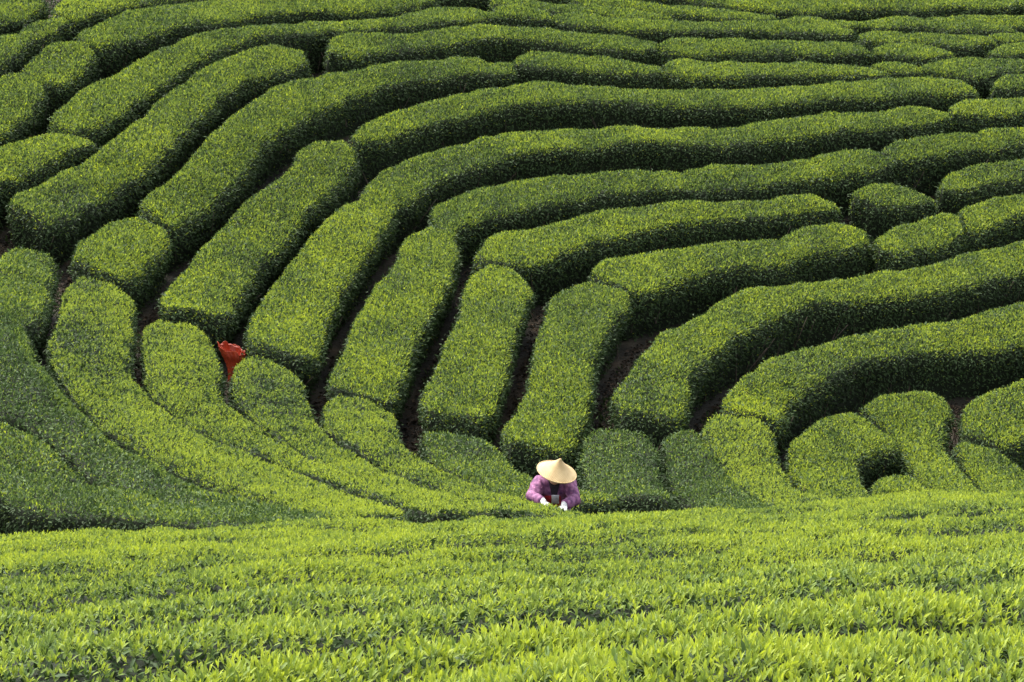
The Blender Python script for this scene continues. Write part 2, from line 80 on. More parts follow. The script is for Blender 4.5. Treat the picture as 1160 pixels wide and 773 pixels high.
 ('foreground tea row second from the rim of the near slope', {'fg': 1}, [(-3.77,15.72,-3.47,14.44),(-3.52,16.27,-3.2,14.77),(-3.24,16.72,-2.92,15.05),(-2.91,17,-2.61,15.25),(-2.55,17.23,-2.29,15.45),(-2.19,17.51,-1.97,15.7),(-1.82,17.77,-1.63,15.97),(-1.43,17.98,-1.29,16.21),(-1.03,18.21,-0.93,16.47),(-0.63,18.54,-0.57,16.77),(-0.21,18.98,-0.19,17.13),(0.23,19.36,0.2,17.44),(0.67,19.48,0.6,17.58),(1.11,19.47,1.01,17.62),(1.56,19.55,1.41,17.7),(2.02,19.7,1.83,17.81),(2.48,19.8,2.25,17.92),(2.95,19.89,2.68,18.07),(3.41,19.95,3.11,18.19),(3.84,19.87,3.52,18.18),(4.17,19.33,3.86,17.88),(4.36,18.23,4.12,17.24)]),
 ('foreground tea row third from the rim of the near slope', {'fg': 1}, [(-3.42,14.23,-3.11,12.95),(-3.15,14.53,-2.83,13.04),(-2.87,14.78,-2.55,13.12),(-2.56,14.97,-2.26,13.22),(-2.25,15.16,-1.98,13.38),(-1.93,15.41,-1.7,13.61),(-1.6,15.68,-1.42,13.88),(-1.27,15.93,-1.13,14.17),(-0.92,16.18,-0.82,14.44),(-0.56,16.48,-0.5,14.71),(-0.18,16.83,-0.17,14.98),(0.2,17.13,0.18,15.2),(0.59,17.27,0.53,15.37),(0.99,17.32,0.88,15.48),(1.39,17.4,1.24,15.55),(1.8,17.5,1.6,15.61),(2.21,17.62,1.98,15.74),(2.64,17.77,2.37,15.95),(3.06,17.9,2.76,16.14),(3.47,17.91,3.14,16.22),(3.81,17.64,3.5,16.19),(4.08,17.08,3.85,16.09)]),
 ('foreground tea row fourth from the rim of the near slope', {'fg': 1}, [(-3.06,12.74,-2.82,11.75),(-2.78,12.79,-2.57,11.81),(-2.5,12.85,-2.31,11.86),(-2.22,12.93,-2.04,11.92),(-1.94,13.09,-1.79,12.04),(-1.67,13.31,-1.53,12.24),(-1.39,13.59,-1.28,12.5),(-1.1,13.88,-1.02,12.77),(-0.8,14.16,-0.74,13.02),(-0.49,14.42,-0.45,13.26),(-0.16,14.68,-0.15,13.49),(0.17,14.89,0.16,13.69),(0.52,15.06,0.48,13.85),(0.87,15.18,0.8,13.99),(1.22,15.25,1.13,14.1),(1.57,15.3,1.46,14.2),(1.94,15.43,1.8,14.35),(2.33,15.66,2.16,14.54),(2.71,15.85,2.52,14.71),(3.09,15.94,2.87,14.81),(3.45,15.95,3.22,14.86),(3.81,15.93,3.56,14.86)]),
 ('foreground tea row fifth from the rim of the near slope', {'fg': 1}, [(-2.79,11.59,-2.55,10.6),(-2.53,11.65,-2.32,10.67),(-2.27,11.7,-2.08,10.71),(-2.02,11.76,-1.84,10.74),(-1.76,11.87,-1.61,10.82),(-1.51,12.06,-1.38,10.98),(-1.26,12.32,-1.15,11.22),(-1,12.59,-0.91,11.48),(-0.73,12.84,-0.66,11.71),(-0.44,13.08,-0.4,11.92),(-0.15,13.3,-0.13,12.12),(0.16,13.5,0.14,12.29),(0.47,13.66,0.43,12.46),(0.79,13.8,0.72,12.61),(1.11,13.91,1.02,12.76),(1.44,14.02,1.33,12.92),(1.78,14.17,1.65,13.08),(2.13,14.35,1.97,13.23),(2.49,14.52,2.29,13.38),(2.84,14.63,2.62,13.5),(3.18,14.68,2.94,13.58),(3.52,14.69,3.26,13.63)]),
 ('foreground tea row halfway between the rim and the nearest big leaves', {'fg': 1}, [(-2.51,10.44,-2.11,8.78),(-2.29,10.51,-1.94,8.92),(-2.05,10.55,-1.76,9.07),(-1.82,10.58,-1.58,9.21),(-1.58,10.65,-1.39,9.32),(-1.36,10.81,-1.19,9.46),(-1.13,11.05,-0.99,9.64),(-0.9,11.3,-0.78,9.83),(-0.65,11.53,-0.57,9.98),(-0.4,11.73,-0.34,10.11),(-0.13,11.92,-0.11,10.23),(0.14,12.1,0.12,10.36),(0.42,12.26,0.36,10.49),(0.71,12.42,0.61,10.64),(1.01,12.58,0.87,10.79),(1.31,12.74,1.13,10.96),(1.62,12.9,1.4,11.14),(1.94,13.05,1.68,11.31),(2.26,13.19,1.97,11.47),(2.59,13.31,2.26,11.61),(2.91,13.4,2.55,11.73),(3.22,13.45,2.84,11.83)]),
 ('foreground tea row just below the halfway row, third one behind the nearest rows', {'fg': 1}, [(-2.05,8.51,-1.77,7.31),(-1.88,8.66,-1.61,7.37),(-1.72,8.83,-1.45,7.43),(-1.54,8.99,-1.29,7.49),(-1.35,9.11,-1.13,7.58),(-1.16,9.24,-0.97,7.71),(-0.97,9.41,-0.81,7.86),(-0.77,9.59,-0.64,8.02),(-0.55,9.73,-0.47,8.17),(-0.34,9.84,-0.28,8.33),(-0.11,9.96,-0.09,8.48),(0.12,10.08,0.1,8.64),(0.35,10.21,0.31,8.79),(0.6,10.35,0.52,8.94),(0.84,10.5,0.73,9.11),(1.1,10.67,0.96,9.28),(1.37,10.85,1.19,9.45),(1.64,11.03,1.43,9.6),(1.92,11.19,1.68,9.75),(2.2,11.34,1.92,9.89),(2.49,11.46,2.18,10.01),(2.78,11.57,2.43,10.11)]),
 ('foreground tea row just behind the two nearest rows of big bright shoots', {'fg': 1, 'dull': 1}, [(-1.72,7.12,-1.4,5.78),(-1.56,7.16,-1.29,5.89),(-1.41,7.2,-1.17,6),(-1.25,7.24,-1.05,6.11),(-1.09,7.33,-0.93,6.24),(-0.94,7.46,-0.8,6.38),(-0.78,7.61,-0.67,6.54),(-0.62,7.76,-0.54,6.7),(-0.45,7.92,-0.39,6.89),(-0.27,8.08,-0.24,7.1),(-0.09,8.24,-0.08,7.29),(0.1,8.4,0.09,7.44),(0.3,8.56,0.26,7.55),(0.5,8.72,0.44,7.66),(0.72,8.89,0.63,7.78),(0.94,9.06,0.82,7.93),(1.16,9.22,1.02,8.08),(1.4,9.37,1.23,8.23),(1.64,9.51,1.45,8.4),(1.88,9.65,1.68,8.59),(2.13,9.77,1.91,8.79),(2.37,9.87,2.15,8.97)]),
 ('big leaved tea row rising in front at lower right, second nearest of all', {'fg': 1, 'big': 1}, [(-1.35,5.56,-1.23,5.08),(-1.24,5.69,-1.14,5.18),(-1.14,5.81,-1.04,5.28),(-1.02,5.93,-0.93,5.39),(-0.9,6.06,-0.82,5.49),(-0.78,6.21,-0.71,5.6),(-0.65,6.36,-0.59,5.72),(-0.52,6.53,-0.47,5.85),(-0.38,6.72,-0.34,5.99),(-0.23,6.93,-0.21,6.13),(-0.08,7.13,-0.07,6.27),(0.09,7.28,0.08,6.38),(0.26,7.39,0.22,6.46),(0.43,7.49,0.38,6.53),(0.61,7.61,0.53,6.61),(0.8,7.75,0.7,6.71),(1,7.89,0.86,6.8),(1.2,8.05,1.03,6.9),(1.42,8.22,1.21,7.02),(1.64,8.42,1.4,7.14),(1.88,8.63,1.59,7.27),(2.12,8.82,1.78,7.4)]),
 ('nearest foreground tea row with the biggest upright shoots along the lower border', {'fg': 1, 'big': 1}, [(-1.21,5,-1.06,4.35),(-1.12,5.1,-0.97,4.43),(-1.02,5.2,-0.89,4.5),(-0.92,5.3,-0.79,4.57),(-0.81,5.4,-0.7,4.63),(-0.7,5.5,-0.6,4.69),(-0.58,5.61,-0.49,4.76),(-0.46,5.73,-0.39,4.82),(-0.33,5.87,-0.28,4.88),(-0.2,6,-0.17,4.93),(-0.07,6.13,-0.06,4.98),(0.07,6.24,0.06,5.03),(0.22,6.31,0.18,5.07),(0.37,6.38,0.29,5.1),(0.52,6.45,0.41,5.12),(0.68,6.54,0.53,5.15),(0.84,6.63,0.66,5.17),(1.01,6.72,0.78,5.19),(1.18,6.82,0.9,5.21),(1.36,6.93,1.02,5.22),(1.54,7.05,1.15,5.24),(1.73,7.17,1.27,5.26)]),
]
import bpy, math, time, random
import numpy as np
from mathutils import Vector, Matrix
from mathutils.bvhtree import BVHTree
T0 = time.time()
rng = np.random.default_rng(7)
random.seed(5)
scene = bpy.context.scene
COL = scene.collection
HEDGE_H = 0.76

# ------------------------------------------------------------------ terrain surface (height of the clipped hedge tops)
SP = np.array(SURVEY, float)
_S = 10.0
_xy = SP[:, :2] / _S
def _U(r2): return np.where(r2 > 0, .5 * r2 * np.log(np.maximum(r2, 1e-12)), 0)
_n = len(SP)
_A = np.zeros((_n + 3, _n + 3))
_A[:_n, :_n] = _U(((_xy[:, None] - _xy[None]) ** 2).sum(-1)) + .004 * np.eye(_n)
_A[:_n, _n] = 1; _A[:_n, _n + 1:] = _xy; _A[_n, :_n] = 1; _A[_n + 1:, :_n] = _xy.T
_W = np.linalg.solve(_A, np.concatenate([SP[:, 2], np.zeros(3)]))
def top_z(x, y):
    x = np.asarray(x, float); y = np.asarray(y, float)
    shp = x.shape
    x = x.ravel() / _S; y = y.ravel() / _S
    out = np.empty(len(x))
    for i in range(0, len(x), 20000):
        a = x[i:i + 20000]; b = y[i:i + 20000]
        r2 = (a[:, None] - _xy[:, 0]) ** 2 + (b[:, None] - _xy[:, 1]) ** 2
        out[i:i + 20000] = _U(r2) @ _W[:_n] + _W[_n] + _W[_n + 1] * a + _W[_n + 2] * b
    return out.reshape(shp)

# smooth pseudo noise (sum of waves), about -1..1
_kd = np.random.default_rng(3).normal(size=(9, 3)); _kd /= np.linalg.norm(_kd, axis=1)[:, None]
_kp = np.random.default_rng(4).uniform(0, 6.28, 9)
_kf = np.random.default_rng(5).uniform(.6, 1.7, 9)
def wave(p, wavelength, seed=0):
    k = _kd * (_kf * 2 * math.pi / wavelength)[:, None]
    return np.sin(p @ k.T + _kp + seed * 1.7).sum(1) / 4.2

# ------------------------------------------------------------------ materials
def mat_new(name):
    m = bpy.data.materials.new(name); m.use_nodes = True
    nt = m.node_tree; nt.nodes.clear()
    return m, nt, nt.nodes, nt.links
def ramp(nodes, stops):
    r = nodes.new('ShaderNodeValToRGB')
    while len(r.color_ramp.elements) < len(stops): r.color_ramp.elements.new(.5)
    for e, (p, c) in zip(r.color_ramp.elements, stops):
        e.position = p; e.color = (*c, 1)
    return r
def leaf_material():
    m, nt, N, L = mat_new('tea_leaf')
    at = N.new('ShaderNodeAttribute'); at.attribute_name = 'tone'
    r = ramp(N, LEAF_RAMP)
    L.new(at.outputs['Fac'], r.inputs['Fac'])
    bs = N.new('ShaderNodeBsdfPrincipled')
    bs.inputs['Roughness'].default_value = .6
    bs.inputs['Specular IOR Level'].default_value = .16
    L.new(r.outputs['Color'], bs.inputs['Base Color'])
    tr = N.new('ShaderNodeBsdfTranslucent')
    hs = N.new('ShaderNodeHueSaturation'); hs.inputs['Saturation'].default_value = 1.1; hs.inputs['Value'].default_value = 1.15
    L.new(r.outputs['Color'], hs.inputs['Color']); L.new(hs.outputs['Color'], tr.inputs['Color'])
    mp = N.new('ShaderNodeMapRange'); mp.inputs['To Min'].default_value = .08; mp.inputs['To Max'].default_value = .38
    L.new(at.outputs['Fac'], mp.inputs['Value'])
    mx = N.new('ShaderNodeMixShader'); L.new(mp.outputs[0], mx.inputs['Fac'])
    L.new(bs.outputs[0], mx.inputs[1]); L.new(tr.outputs[0], mx.inputs[2])
    o = N.new('ShaderNodeOutputMaterial'); L.new(mx.outputs[0], o.inputs['Surface'])
    return m
def noisy_material(name, stops, scale, rough=.9, detail=8, bump=0, bscale=None, spec=.3, voronoi=False):
    m, nt, N, L = mat_new(name)
    tc = N.new('ShaderNodeTexCoord')
    if voronoi:
        t = N.new('ShaderNodeTexVoronoi'); t.inputs['Scale'].default_value = scale; fac = t.outputs['Distance']
    else:
        t = N.new('ShaderNodeTexNoise'); t.inputs['Scale'].default_value = scale; t.inputs['Detail'].default_value = detail; fac = t.outputs['Fac']
    L.new(tc.outputs['Object'], t.inputs['Vector'])
    r = ramp(N, stops); L.new(fac, r.inputs['Fac'])
    bs = N.new('ShaderNodeBsdfPrincipled'); bs.inputs['Roughness'].default_value = rough
    bs.inputs['Specular IOR Level'].default_value = spec
    L.new(r.outputs['Color'], bs.inputs['Base Color'])
    if bump:
        n2 = N.new('ShaderNodeTexNoise'); n2.inputs['Scale'].default_value = bscale or scale * 4; n2.inputs['Detail'].default_value = 6
        L.new(tc.outputs['Object'], n2.inputs['Vector'])
        b = N.new('ShaderNodeBump'); b.inputs['Strength'].default_value = bump; b.inputs['Distance'].default_value = .03
        L.new(n2.outputs['Fac'], b.inputs['Height']); L.new(b.outputs[0], bs.inputs['Normal'])
    o = N.new('ShaderNodeOutputMaterial'); L.new(bs.outputs[0], o.inputs['Surface'])
    return m
LEAF_RAMP = [(0, (.022, .036, .014)), (.3, (.042, .074, .023)), (.55, (.102, .158, .047)), (.8, (.220, .290, .056)), (1, (.40, .46, .064))]
M_LEAF = leaf_material()
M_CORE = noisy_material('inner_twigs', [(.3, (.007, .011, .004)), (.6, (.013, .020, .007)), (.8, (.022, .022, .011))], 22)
M_WOOD = noisy_material('tea_wood', [(.3, (.045, .034, .024)), (.7, (.11, .09, .065))], 30)
M_SOIL = noisy_material('soil', [(.3, (.010, .0095, .0065)), (.5, (.021, .0185, .0115)), (.64, (.044, .035, .021)), (.8, (.09, .054, .027))], 1.3, bump=.8, bscale=14)

# ------------------------------------------------------------------ mesh helpers
def tri_mesh(name, V, T, mats, tone=None, parent=None, mat_idx=None, origin=None):
    V = np.asarray(V, np.float32)
    if origin is not None: V = V - np.asarray(origin, np.float32)
    me = bpy.data.meshes.new(name)
    me.vertices.add(len(V)); me.vertices.foreach_set('co', np.ascontiguousarray(V, np.float32).ravel())
    T = np.asarray(T, np.int32)
    me.loops.add(T.size); me.loops.foreach_set('vertex_index', T.ravel())
    me.polygons.add(len(T)); me.polygons.foreach_set('loop_start', np.arange(0, T.size, 3, dtype=np.int32))
    for m in mats: me.materials.append(m)
    if mat_idx is not None: me.polygons.foreach_set('material_index', np.asarray(mat_idx, np.int32))
    if tone is not None:
        a = me.attributes.new('tone', 'FLOAT', 'POINT'); a.data.foreach_set('value', np.asarray(tone, np.float32))
    me.update(calc_edges=True)
    ob = bpy.data.objects.new(name, me); COL.objects.link(ob)
    if parent is not None: ob.parent = parent
    return ob
def unit(a): return a / np.maximum(np.linalg.norm(a, axis=1), 1e-9)[:, None]
def rand_dir(n): return unit(rng.normal(size=(n, 3)))

def leaf_geo(base, d, nrm, L, Wd, tone, nseg=1, curl=.15):
    """One blade per row: base point, direction, face normal, length, width."""
    n = len(base)
    d = unit(d); side = unit(np.cross(d, nrm)); up = np.cross(side, d)
    L = L[:, None]; Wd = Wd[:, None]
    if nseg == 1:
        fold = .22 * Wd
        V = np.empty((n, 4, 3), np.float32)
        V[:, 0] = base
        V[:, 1] = base + d * L * .45 + side * Wd * .5 + up * fold
        V[:, 2] = base + d * L - up * L * curl
        V[:, 3] = base + d * L * .45 - side * Wd * .5 + up * fold
        tri = np.array([[0, 1, 2], [0, 2, 3]], np.int32)
        k = 4
    else:
        V = np.empty((n, 8, 3), np.float32)
        V[:, 0] = base
        for j, (u, w) in enumerate(((.3, .46), (.68, .36))):
            c = base + d * L * u - up * L * curl * u * u
            V[:, 1 + j * 3] = c + side * Wd * w + up * Wd * .16
            V[:, 2 + j * 3] = c
            V[:, 3 + j * 3] = c - side * Wd * w + up * Wd * .16
        V[:, 7] = base + d * L - up * L * curl * 1.15
        tri = np.array([[0, 1, 2], [0, 2, 3], [1, 4, 5], [1, 5, 2], [2, 5, 6], [2, 6, 3], [4, 7, 5], [5, 7, 6]], np.int32)
        k = 8
    T = (tri[None] + (np.arange(n, dtype=np.int32) * k)[:, None, None]).reshape(-1, 3)
    return V.reshape(-1, 3), T, np.repeat(tone, k)
def merge(parts):
    V, T, A, I = [], [], [], []; o = 0
    for v, t, a, mi in parts:
        V.append(v); T.append(t + o); A.append(a); I.append(np.full(len(t), mi, np.int32)); o += len(v)
    return np.concatenate(V), np.concatenate(T), np.concatenate(A), np.concatenate(I)

# ------------------------------------------------------------------ hedges
PROF = np.array([  # across the hedge: fraction of width, drop below the top (m)
    (.22, -1.0), (.14, -.62), (.075, -.34), (.045, -.17), (.055, -.07), (.10, -.018), (.22, .004), (.40, .010), (.60, .010),
    (.78, .004), (.90, -.018), (.945, -.07), (.955, -.17), (.925, -.34), (.86, -.62), (.78, -1.0)])
PROF_ROUND = np.array([  # the unclipped rows of the near slope are more domed
    (.16, -1.0), (.10, -.70), (.05, -.48), (.04, -.34), (.08, -.21), (.15, -.105), (.26, -.015), (.42, .05), (.58, .055),
    (.73, .0), (.84, -.09), (.92, -.19), (.96, -.32), (.96, -.48), (.92, -.70), (.86, -1.0)])
def resample(st, step):
    st = np.asarray(st, float)
    mid = (st[:, :2] + st[:, 2:]) / 2
    s = np.concatenate([[0], np.cumsum(np.linalg.norm(np.diff(mid, axis=0), axis=1))])
    n = max(4, int(s[-1] / step) + 1)
    u = np.linspace(0, s[-1], n)
    # Catmull-Rom on non-uniform stations
    out = np.empty((n, 4))
    m = np.gradient(st, s, axis=0) if len(st) > 2 else np.repeat((st[1:] - st[:1]) / s[-1], len(st), 0)
    i = np.clip(np.searchsorted(s, u, 'right') - 1, 0, len(s) - 2)
    hh = (s[i + 1] - s[i]); t = (u - s[i]) / hh
    h00 = 2 * t**3 - 3 * t**2 + 1; h10 = t**3 - 2 * t**2 + t; h01 = -2 * t**3 + 3 * t**2; h11 = t**3 - t**2
    out = h00[:, None] * st[i] + (h10 * hh)[:, None] * m[i] + h01[:, None] * st[i + 1] + (h11 * hh)[:, None] * m[i + 1]
    return out
def hedge_grid(st, hgt, fg, opt_big=0):
    dist = np.mean([s[1] for s in st])
    R = resample(st, .10 if dist < 30 else .14)
    A, B = R[:, :2], R[:, 2:]
    PROF = PROF_ROUND if fg else globals()['PROF']
    f = PROF[:, 0][None, :, None]
    XY = A[:, None] * (1 - f) + B[:, None] * f
    drop = np.where(PROF[:, 1] < -.05, PROF[:, 1] * 1.0, PROF[:, 1])
    drop = np.where(PROF[:, 1] <= -1, -hgt, drop)
    drop = np.where((PROF[:, 1] > -1) & (PROF[:, 1] < -.2), PROF[:, 1] * hgt, drop)
    # plan of the ends: narrowing and slightly ragged
    mid_ = (A + B) / 2; sl = np.concatenate([[0], np.cumsum(np.linalg.norm(np.diff(mid_, axis=0), axis=1))])
    e_ = np.minimum(sl, sl[-1] - sl); k_ = 1 - .24 * np.clip(1 - e_ / .42, 0, 1) ** 2
    if not fg: k_ = k_ * 1.04
    XY = mid_[:, None] + (XY - mid_[:, None]) * k_[:, None, None]
    w = np.linalg.norm(A - B, axis=1)
    # narrow ends sink a little, like the end of a clipped bush
    Z = top_z(XY[..., 0], XY[..., 1]) + drop[None, :] * np.clip(w / .7, .5, 1)[:, None] ** np.where(drop > -.3, 0, 0)[None, :]
    G = np.dstack([XY, Z])
    # rounded ends
    def cap(r0, r1):
        v = (r0 - r1); v[:, 2] = 0
        v = v.mean(0); v /= max(np.linalg.norm(v), 1e-6)
        tz = r0[:, 2] - drop           # surface under each point
        c = r0.mean(0)
        out = []
        for off, lim, shrink in ((.025, -.03, .95), (.065, -.11, .88), (.075, -.34 * hgt, .84), (.04, -.62 * hgt, .8), (-.04, -hgt, .74)):
            q = c + (r0 - c) * [shrink, shrink, 1] + v * off
            q[:, 2] = tz + np.minimum(drop, lim)
            out.append(q)
        return out
    head = cap(G[0].copy(), G[1].copy())[::-1]; tail = cap(G[-1].copy(), G[-2].copy())
    G = np.concatenate([np.array(head), G, np.array(tail)])
    # uneven clipping
    P = G.reshape(-1, 3)
    amp = .022 if fg else .024
    n1 = wave(P, 1.1, 1) * amp + wave(P, .40, 2) * .02
    P = P + np.stack([wave(P, .8, 3) * .026 + wave(P, .3, 7) * .020, wave(P, .8, 4) * .026 + wave(P, .3, 8) * .020, n1], 1)
    # bushes of one row differ a little in height
    P[:, 2] += wave(P * [1, 1, 0], 3.2, 9) * .022
    P[:, 2] -= .05 if fg else .02      # the surveyed height is that of the shoot tips
    if fg:
        P[:, 2] += wave(P * [1, 1, 0], 2.6, 6) * .03 + (-.02 if opt_big else 0)
    return P.reshape(G.shape), dist
def grid_tris(n, m):
    i = np.arange((n - 1) * (m - 1)); r = i // (m - 1); c = i % (m - 1)
    a = r * m + c; b = a + 1; d = a + m; e = d + 1
    return np.stack([np.stack([a, d, b], 1), np.stack([b, d, e], 1)], 1).reshape(-1, 3)
def scatter(P, T, dens):
    """random points on triangles, dens per triangle (per m2)"""
    a, b, c = P[T[:, 0]], P[T[:, 1]], P[T[:, 2]]
    ar = np.linalg.norm(np.cross(b - a, c - a), axis=1) / 2
    want = ar * dens
    cnt = np.floor(want + rng.random(len(want))).astype(int)
    k = np.repeat(np.arange(len(T)), cnt)
    u, v = rng.random(len(k)), rng.random(len(k)); s = u + v > 1; u[s] = 1 - u[s]; v[s] = 1 - v[s]
    return a[k] + u[:, None] * (b - a)[k] + v[:, None] * (c - a)[k], k
TOT = [0, 0]
def make_hedge(label, opt, st):
    fg = opt.get('fg', 0); mature = opt.get('m', .12); hgt = opt.get('ht', HEDGE_H)
    G, dist = hedge_grid(st, hgt, fg, opt.get('big', 0))
    n, m = G.shape[:2]
    P = G.reshape(-1, 3); T = grid_tris(n, m)
    fn = np.cross(P[T[:, 1]] - P[T[:, 0]], P[T[:, 2]] - P[T[:, 0]])
    fn = unit(fn)
    if (fn[:, 2].mean()) < 0: fn = -fn; T = T[:, ::-1]
    # smooth normals
    vn = np.zeros_like(P)
    for j in range(3): np.add.at(vn, T[:, j], fn)
    vn = unit(vn)
    tc = P[T].mean(1)
    base = np.array([tc[:, 0].mean(), tc[:, 1].mean()])
    k0 = np.argmin(((G[:, m // 2, :2] - base) ** 2).sum(1))
    org = np.array([*G[k0, m // 2, :2], G[k0, 0, 2]])
    root = bpy.data.objects.new('tea_hedge', None); COL.objects.link(root)
    root.location = org; root.empty_display_size = .3
    root['label'] = label; root['category'] = 'tea hedge'
    root['group'] = 'bright tea rows of the near slope' if fg else 'clipped tea hedges on the terraced slope'
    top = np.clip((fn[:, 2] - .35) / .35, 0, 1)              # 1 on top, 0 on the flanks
    view = unit(-tc); back = ((fn * view).sum(1) < -.15)      # flanks turned away from the valley: thinner
    ls = .74 * (1.0 + .010 * max(dist - 26, 0))                       # blades per area drop with distance
    dscale = 1 / ls ** 2
    def setup(dens):
        p, k = scatter(P, T, dens)
        return p, fn[k], top[k]
    patch = lambda p: wave(p, 2.2, 11) * .6 + wave(p, .7, 12) * .4
    # ---- old leaves: everywhere
    dens = (950 * top + 900 * (1 - top)) * dscale * np.where(back, .45, 1)
    if fg: dens = dens * 1.7
    depth_lo = (tc[:, 2] - top_z(tc[:, 0], tc[:, 1])) / hgt
    dens = dens * np.interp(depth_lo, [-.85, -.6, -.25], [.3, .6, 1])             # bare legs low on the flanks
    p, nn, tp = setup(dens)
    N_ = len(p)
    rd = rand_dir(N_)
    d = np.where(tp[:, None] > .5, rd + nn * .35, rd * .8 + nn * .75 + np.array([0, 0, -.15]))
    nr = np.where(tp[:, None] > .5, nn + rand_dir(N_) * .55, nn * .7 + np.array([0, 0, .6]) + rand_dir(N_) * .5)
    Lf = rng.normal(.062, .012, N_).clip(.035, .1) * ls; 
    if fg: Lf = Lf * .68
    pp = p + nn * (rng.normal(-.018 if fg else -.010, .016, N_) + np.where(tp < .5, np.abs(rng.normal(0, .022, N_)), 0))[:, None]
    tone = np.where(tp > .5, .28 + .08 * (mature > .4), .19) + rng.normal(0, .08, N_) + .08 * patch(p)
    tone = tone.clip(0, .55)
    near = dist < 10.5
    geo = [leaf_geo(pp, d, nr, Lf, Lf * .42, tone, 3 if near else 1)]
    # core
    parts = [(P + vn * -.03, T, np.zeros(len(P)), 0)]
    parts += [(g[0], g[1], g[2], 1) for g in geo]
    # ---- woody legs under the leaf mass
    mid = G[5:-5]
    V, TT = [], []; o = 0
    for i in range(1, len(mid) - 1, 3):
        for side in (1, m - 2):
            q = mid[i, side]; c = mid[i, m // 2]
            foot = q * .72 + np.array([c[0], c[1], q[2]]) * .28; foot = np.array([foot[0], foot[1], mid[i, 0, 2] - .02])
            foot[:2] += rng.normal(0, .05, 2)
            tip = q + rng.normal(0, .05, 3); tip[2] = mid[i, side, 2] + .25
            for b in range(2):
                tip2 = tip + rng.normal(0, .07, 3)
                ax = unit((tip2 - foot)[None])[0]; s1 = unit(np.cross(ax, [[.3, .5, .8]]))[0]; s2 = np.cross(ax, s1)
                for e, r in ((foot, .012), (tip2, .006)):
                    for a in (0, 2.09, 4.19): V.append(e + (s1 * math.cos(a) + s2 * math.sin(a)) * r)
                for a in range(3):
                    b2 = (a + 1) % 3
                    TT += [[o + a, o + b2, o + 3 + a], [o + b2, o + 3 + b2, o + 3 + a]]
                o += 6
    TW = (np.array(V), np.array(TT), np.zeros(len(V)), 2)
    parts.append(TW)
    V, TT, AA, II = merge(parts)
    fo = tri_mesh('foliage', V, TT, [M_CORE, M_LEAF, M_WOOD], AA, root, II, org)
    TOT[0] += len(TT)
    # ---- young growth: on top and over the shoulders
    yf = 1 - mature
    parts = []
    hue = rng.normal(0, .022)
    shoots = fg or (dist < 27.8 and mature < .3)
    if shoots:
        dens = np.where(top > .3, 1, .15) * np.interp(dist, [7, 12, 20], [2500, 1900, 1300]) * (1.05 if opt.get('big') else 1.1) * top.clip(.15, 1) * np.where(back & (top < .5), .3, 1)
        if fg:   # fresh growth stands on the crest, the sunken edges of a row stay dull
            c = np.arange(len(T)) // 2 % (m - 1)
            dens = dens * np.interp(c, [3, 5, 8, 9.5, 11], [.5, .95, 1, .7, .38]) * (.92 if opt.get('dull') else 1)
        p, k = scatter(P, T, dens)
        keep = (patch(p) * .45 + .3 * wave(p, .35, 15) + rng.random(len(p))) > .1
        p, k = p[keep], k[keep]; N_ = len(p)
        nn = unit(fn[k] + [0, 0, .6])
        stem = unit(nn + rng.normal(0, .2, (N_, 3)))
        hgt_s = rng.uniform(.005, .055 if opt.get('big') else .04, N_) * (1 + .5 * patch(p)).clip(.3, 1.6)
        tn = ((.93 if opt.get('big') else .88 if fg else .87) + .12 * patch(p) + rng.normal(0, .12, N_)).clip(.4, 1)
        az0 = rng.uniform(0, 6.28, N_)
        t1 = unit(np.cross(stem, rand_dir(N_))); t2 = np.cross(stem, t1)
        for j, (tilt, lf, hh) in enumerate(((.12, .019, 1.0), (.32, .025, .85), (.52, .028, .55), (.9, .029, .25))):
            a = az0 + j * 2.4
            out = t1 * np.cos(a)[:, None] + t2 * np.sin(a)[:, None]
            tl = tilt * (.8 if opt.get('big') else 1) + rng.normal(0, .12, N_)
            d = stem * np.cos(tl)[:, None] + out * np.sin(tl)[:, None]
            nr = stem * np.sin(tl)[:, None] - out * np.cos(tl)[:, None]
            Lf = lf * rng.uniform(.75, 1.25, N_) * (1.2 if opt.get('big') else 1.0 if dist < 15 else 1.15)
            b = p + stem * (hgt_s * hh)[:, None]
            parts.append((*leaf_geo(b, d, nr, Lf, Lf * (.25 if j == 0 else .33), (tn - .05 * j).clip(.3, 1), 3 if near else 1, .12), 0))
    else:
        # tone of the young leaves across the bank: brighter towards the near side
        dens = 2600 * top * dscale * (yf * .85 + .08) + 260 * (1 - top) * yf * dscale * np.interp(depth_lo, [-.5, -.15], [.12, 1]) * np.where(back, .4, 1)
        if opt.get('rim'):
            # bright growth only along the uphill rim
            c = np.arange(len(T)) // 2 % (m - 1)
            dens = dens * .5 + np.where((c >= 9) & (c <= 12), 2600, 0) * dscale
        p, nn, tp = setup(dens)
        keep = (patch(p) * .45 + rng.random(len(p))) > .1
        p, nn, tp = p[keep], nn[keep], tp[keep]; N_ = len(p)
        upn = unit(nn + [0, 0, .5])
        d = upn + rng.normal(0, .55, (N_, 3))
        nr = rand_dir(N_) + nn * .2
        Lf = rng.normal(.052, .009, N_).clip(.03, .08) * ls
        bright = np.interp(p[:, 1], [22, 28, 36, 44], [.85, .81, .76, .73]) - .22 * mature + hue
        tn = (bright + .12 * patch(p) + rng.normal(0, .14, N_)).clip(.3, 1)
        parts.append((*leaf_geo(p - upn * .004, d, nr, Lf, Lf * .38, tn, 1, .1), 0))
    V, TT, AA, II = merge(parts)
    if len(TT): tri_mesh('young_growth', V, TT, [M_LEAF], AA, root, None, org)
    TOT[1] += len(TT)
    return root
for lab, opt, st in HEDGES: make_hedge(lab, opt, st)
print('hedges', len(HEDGES), 'tris', TOT, time.time() - T0)

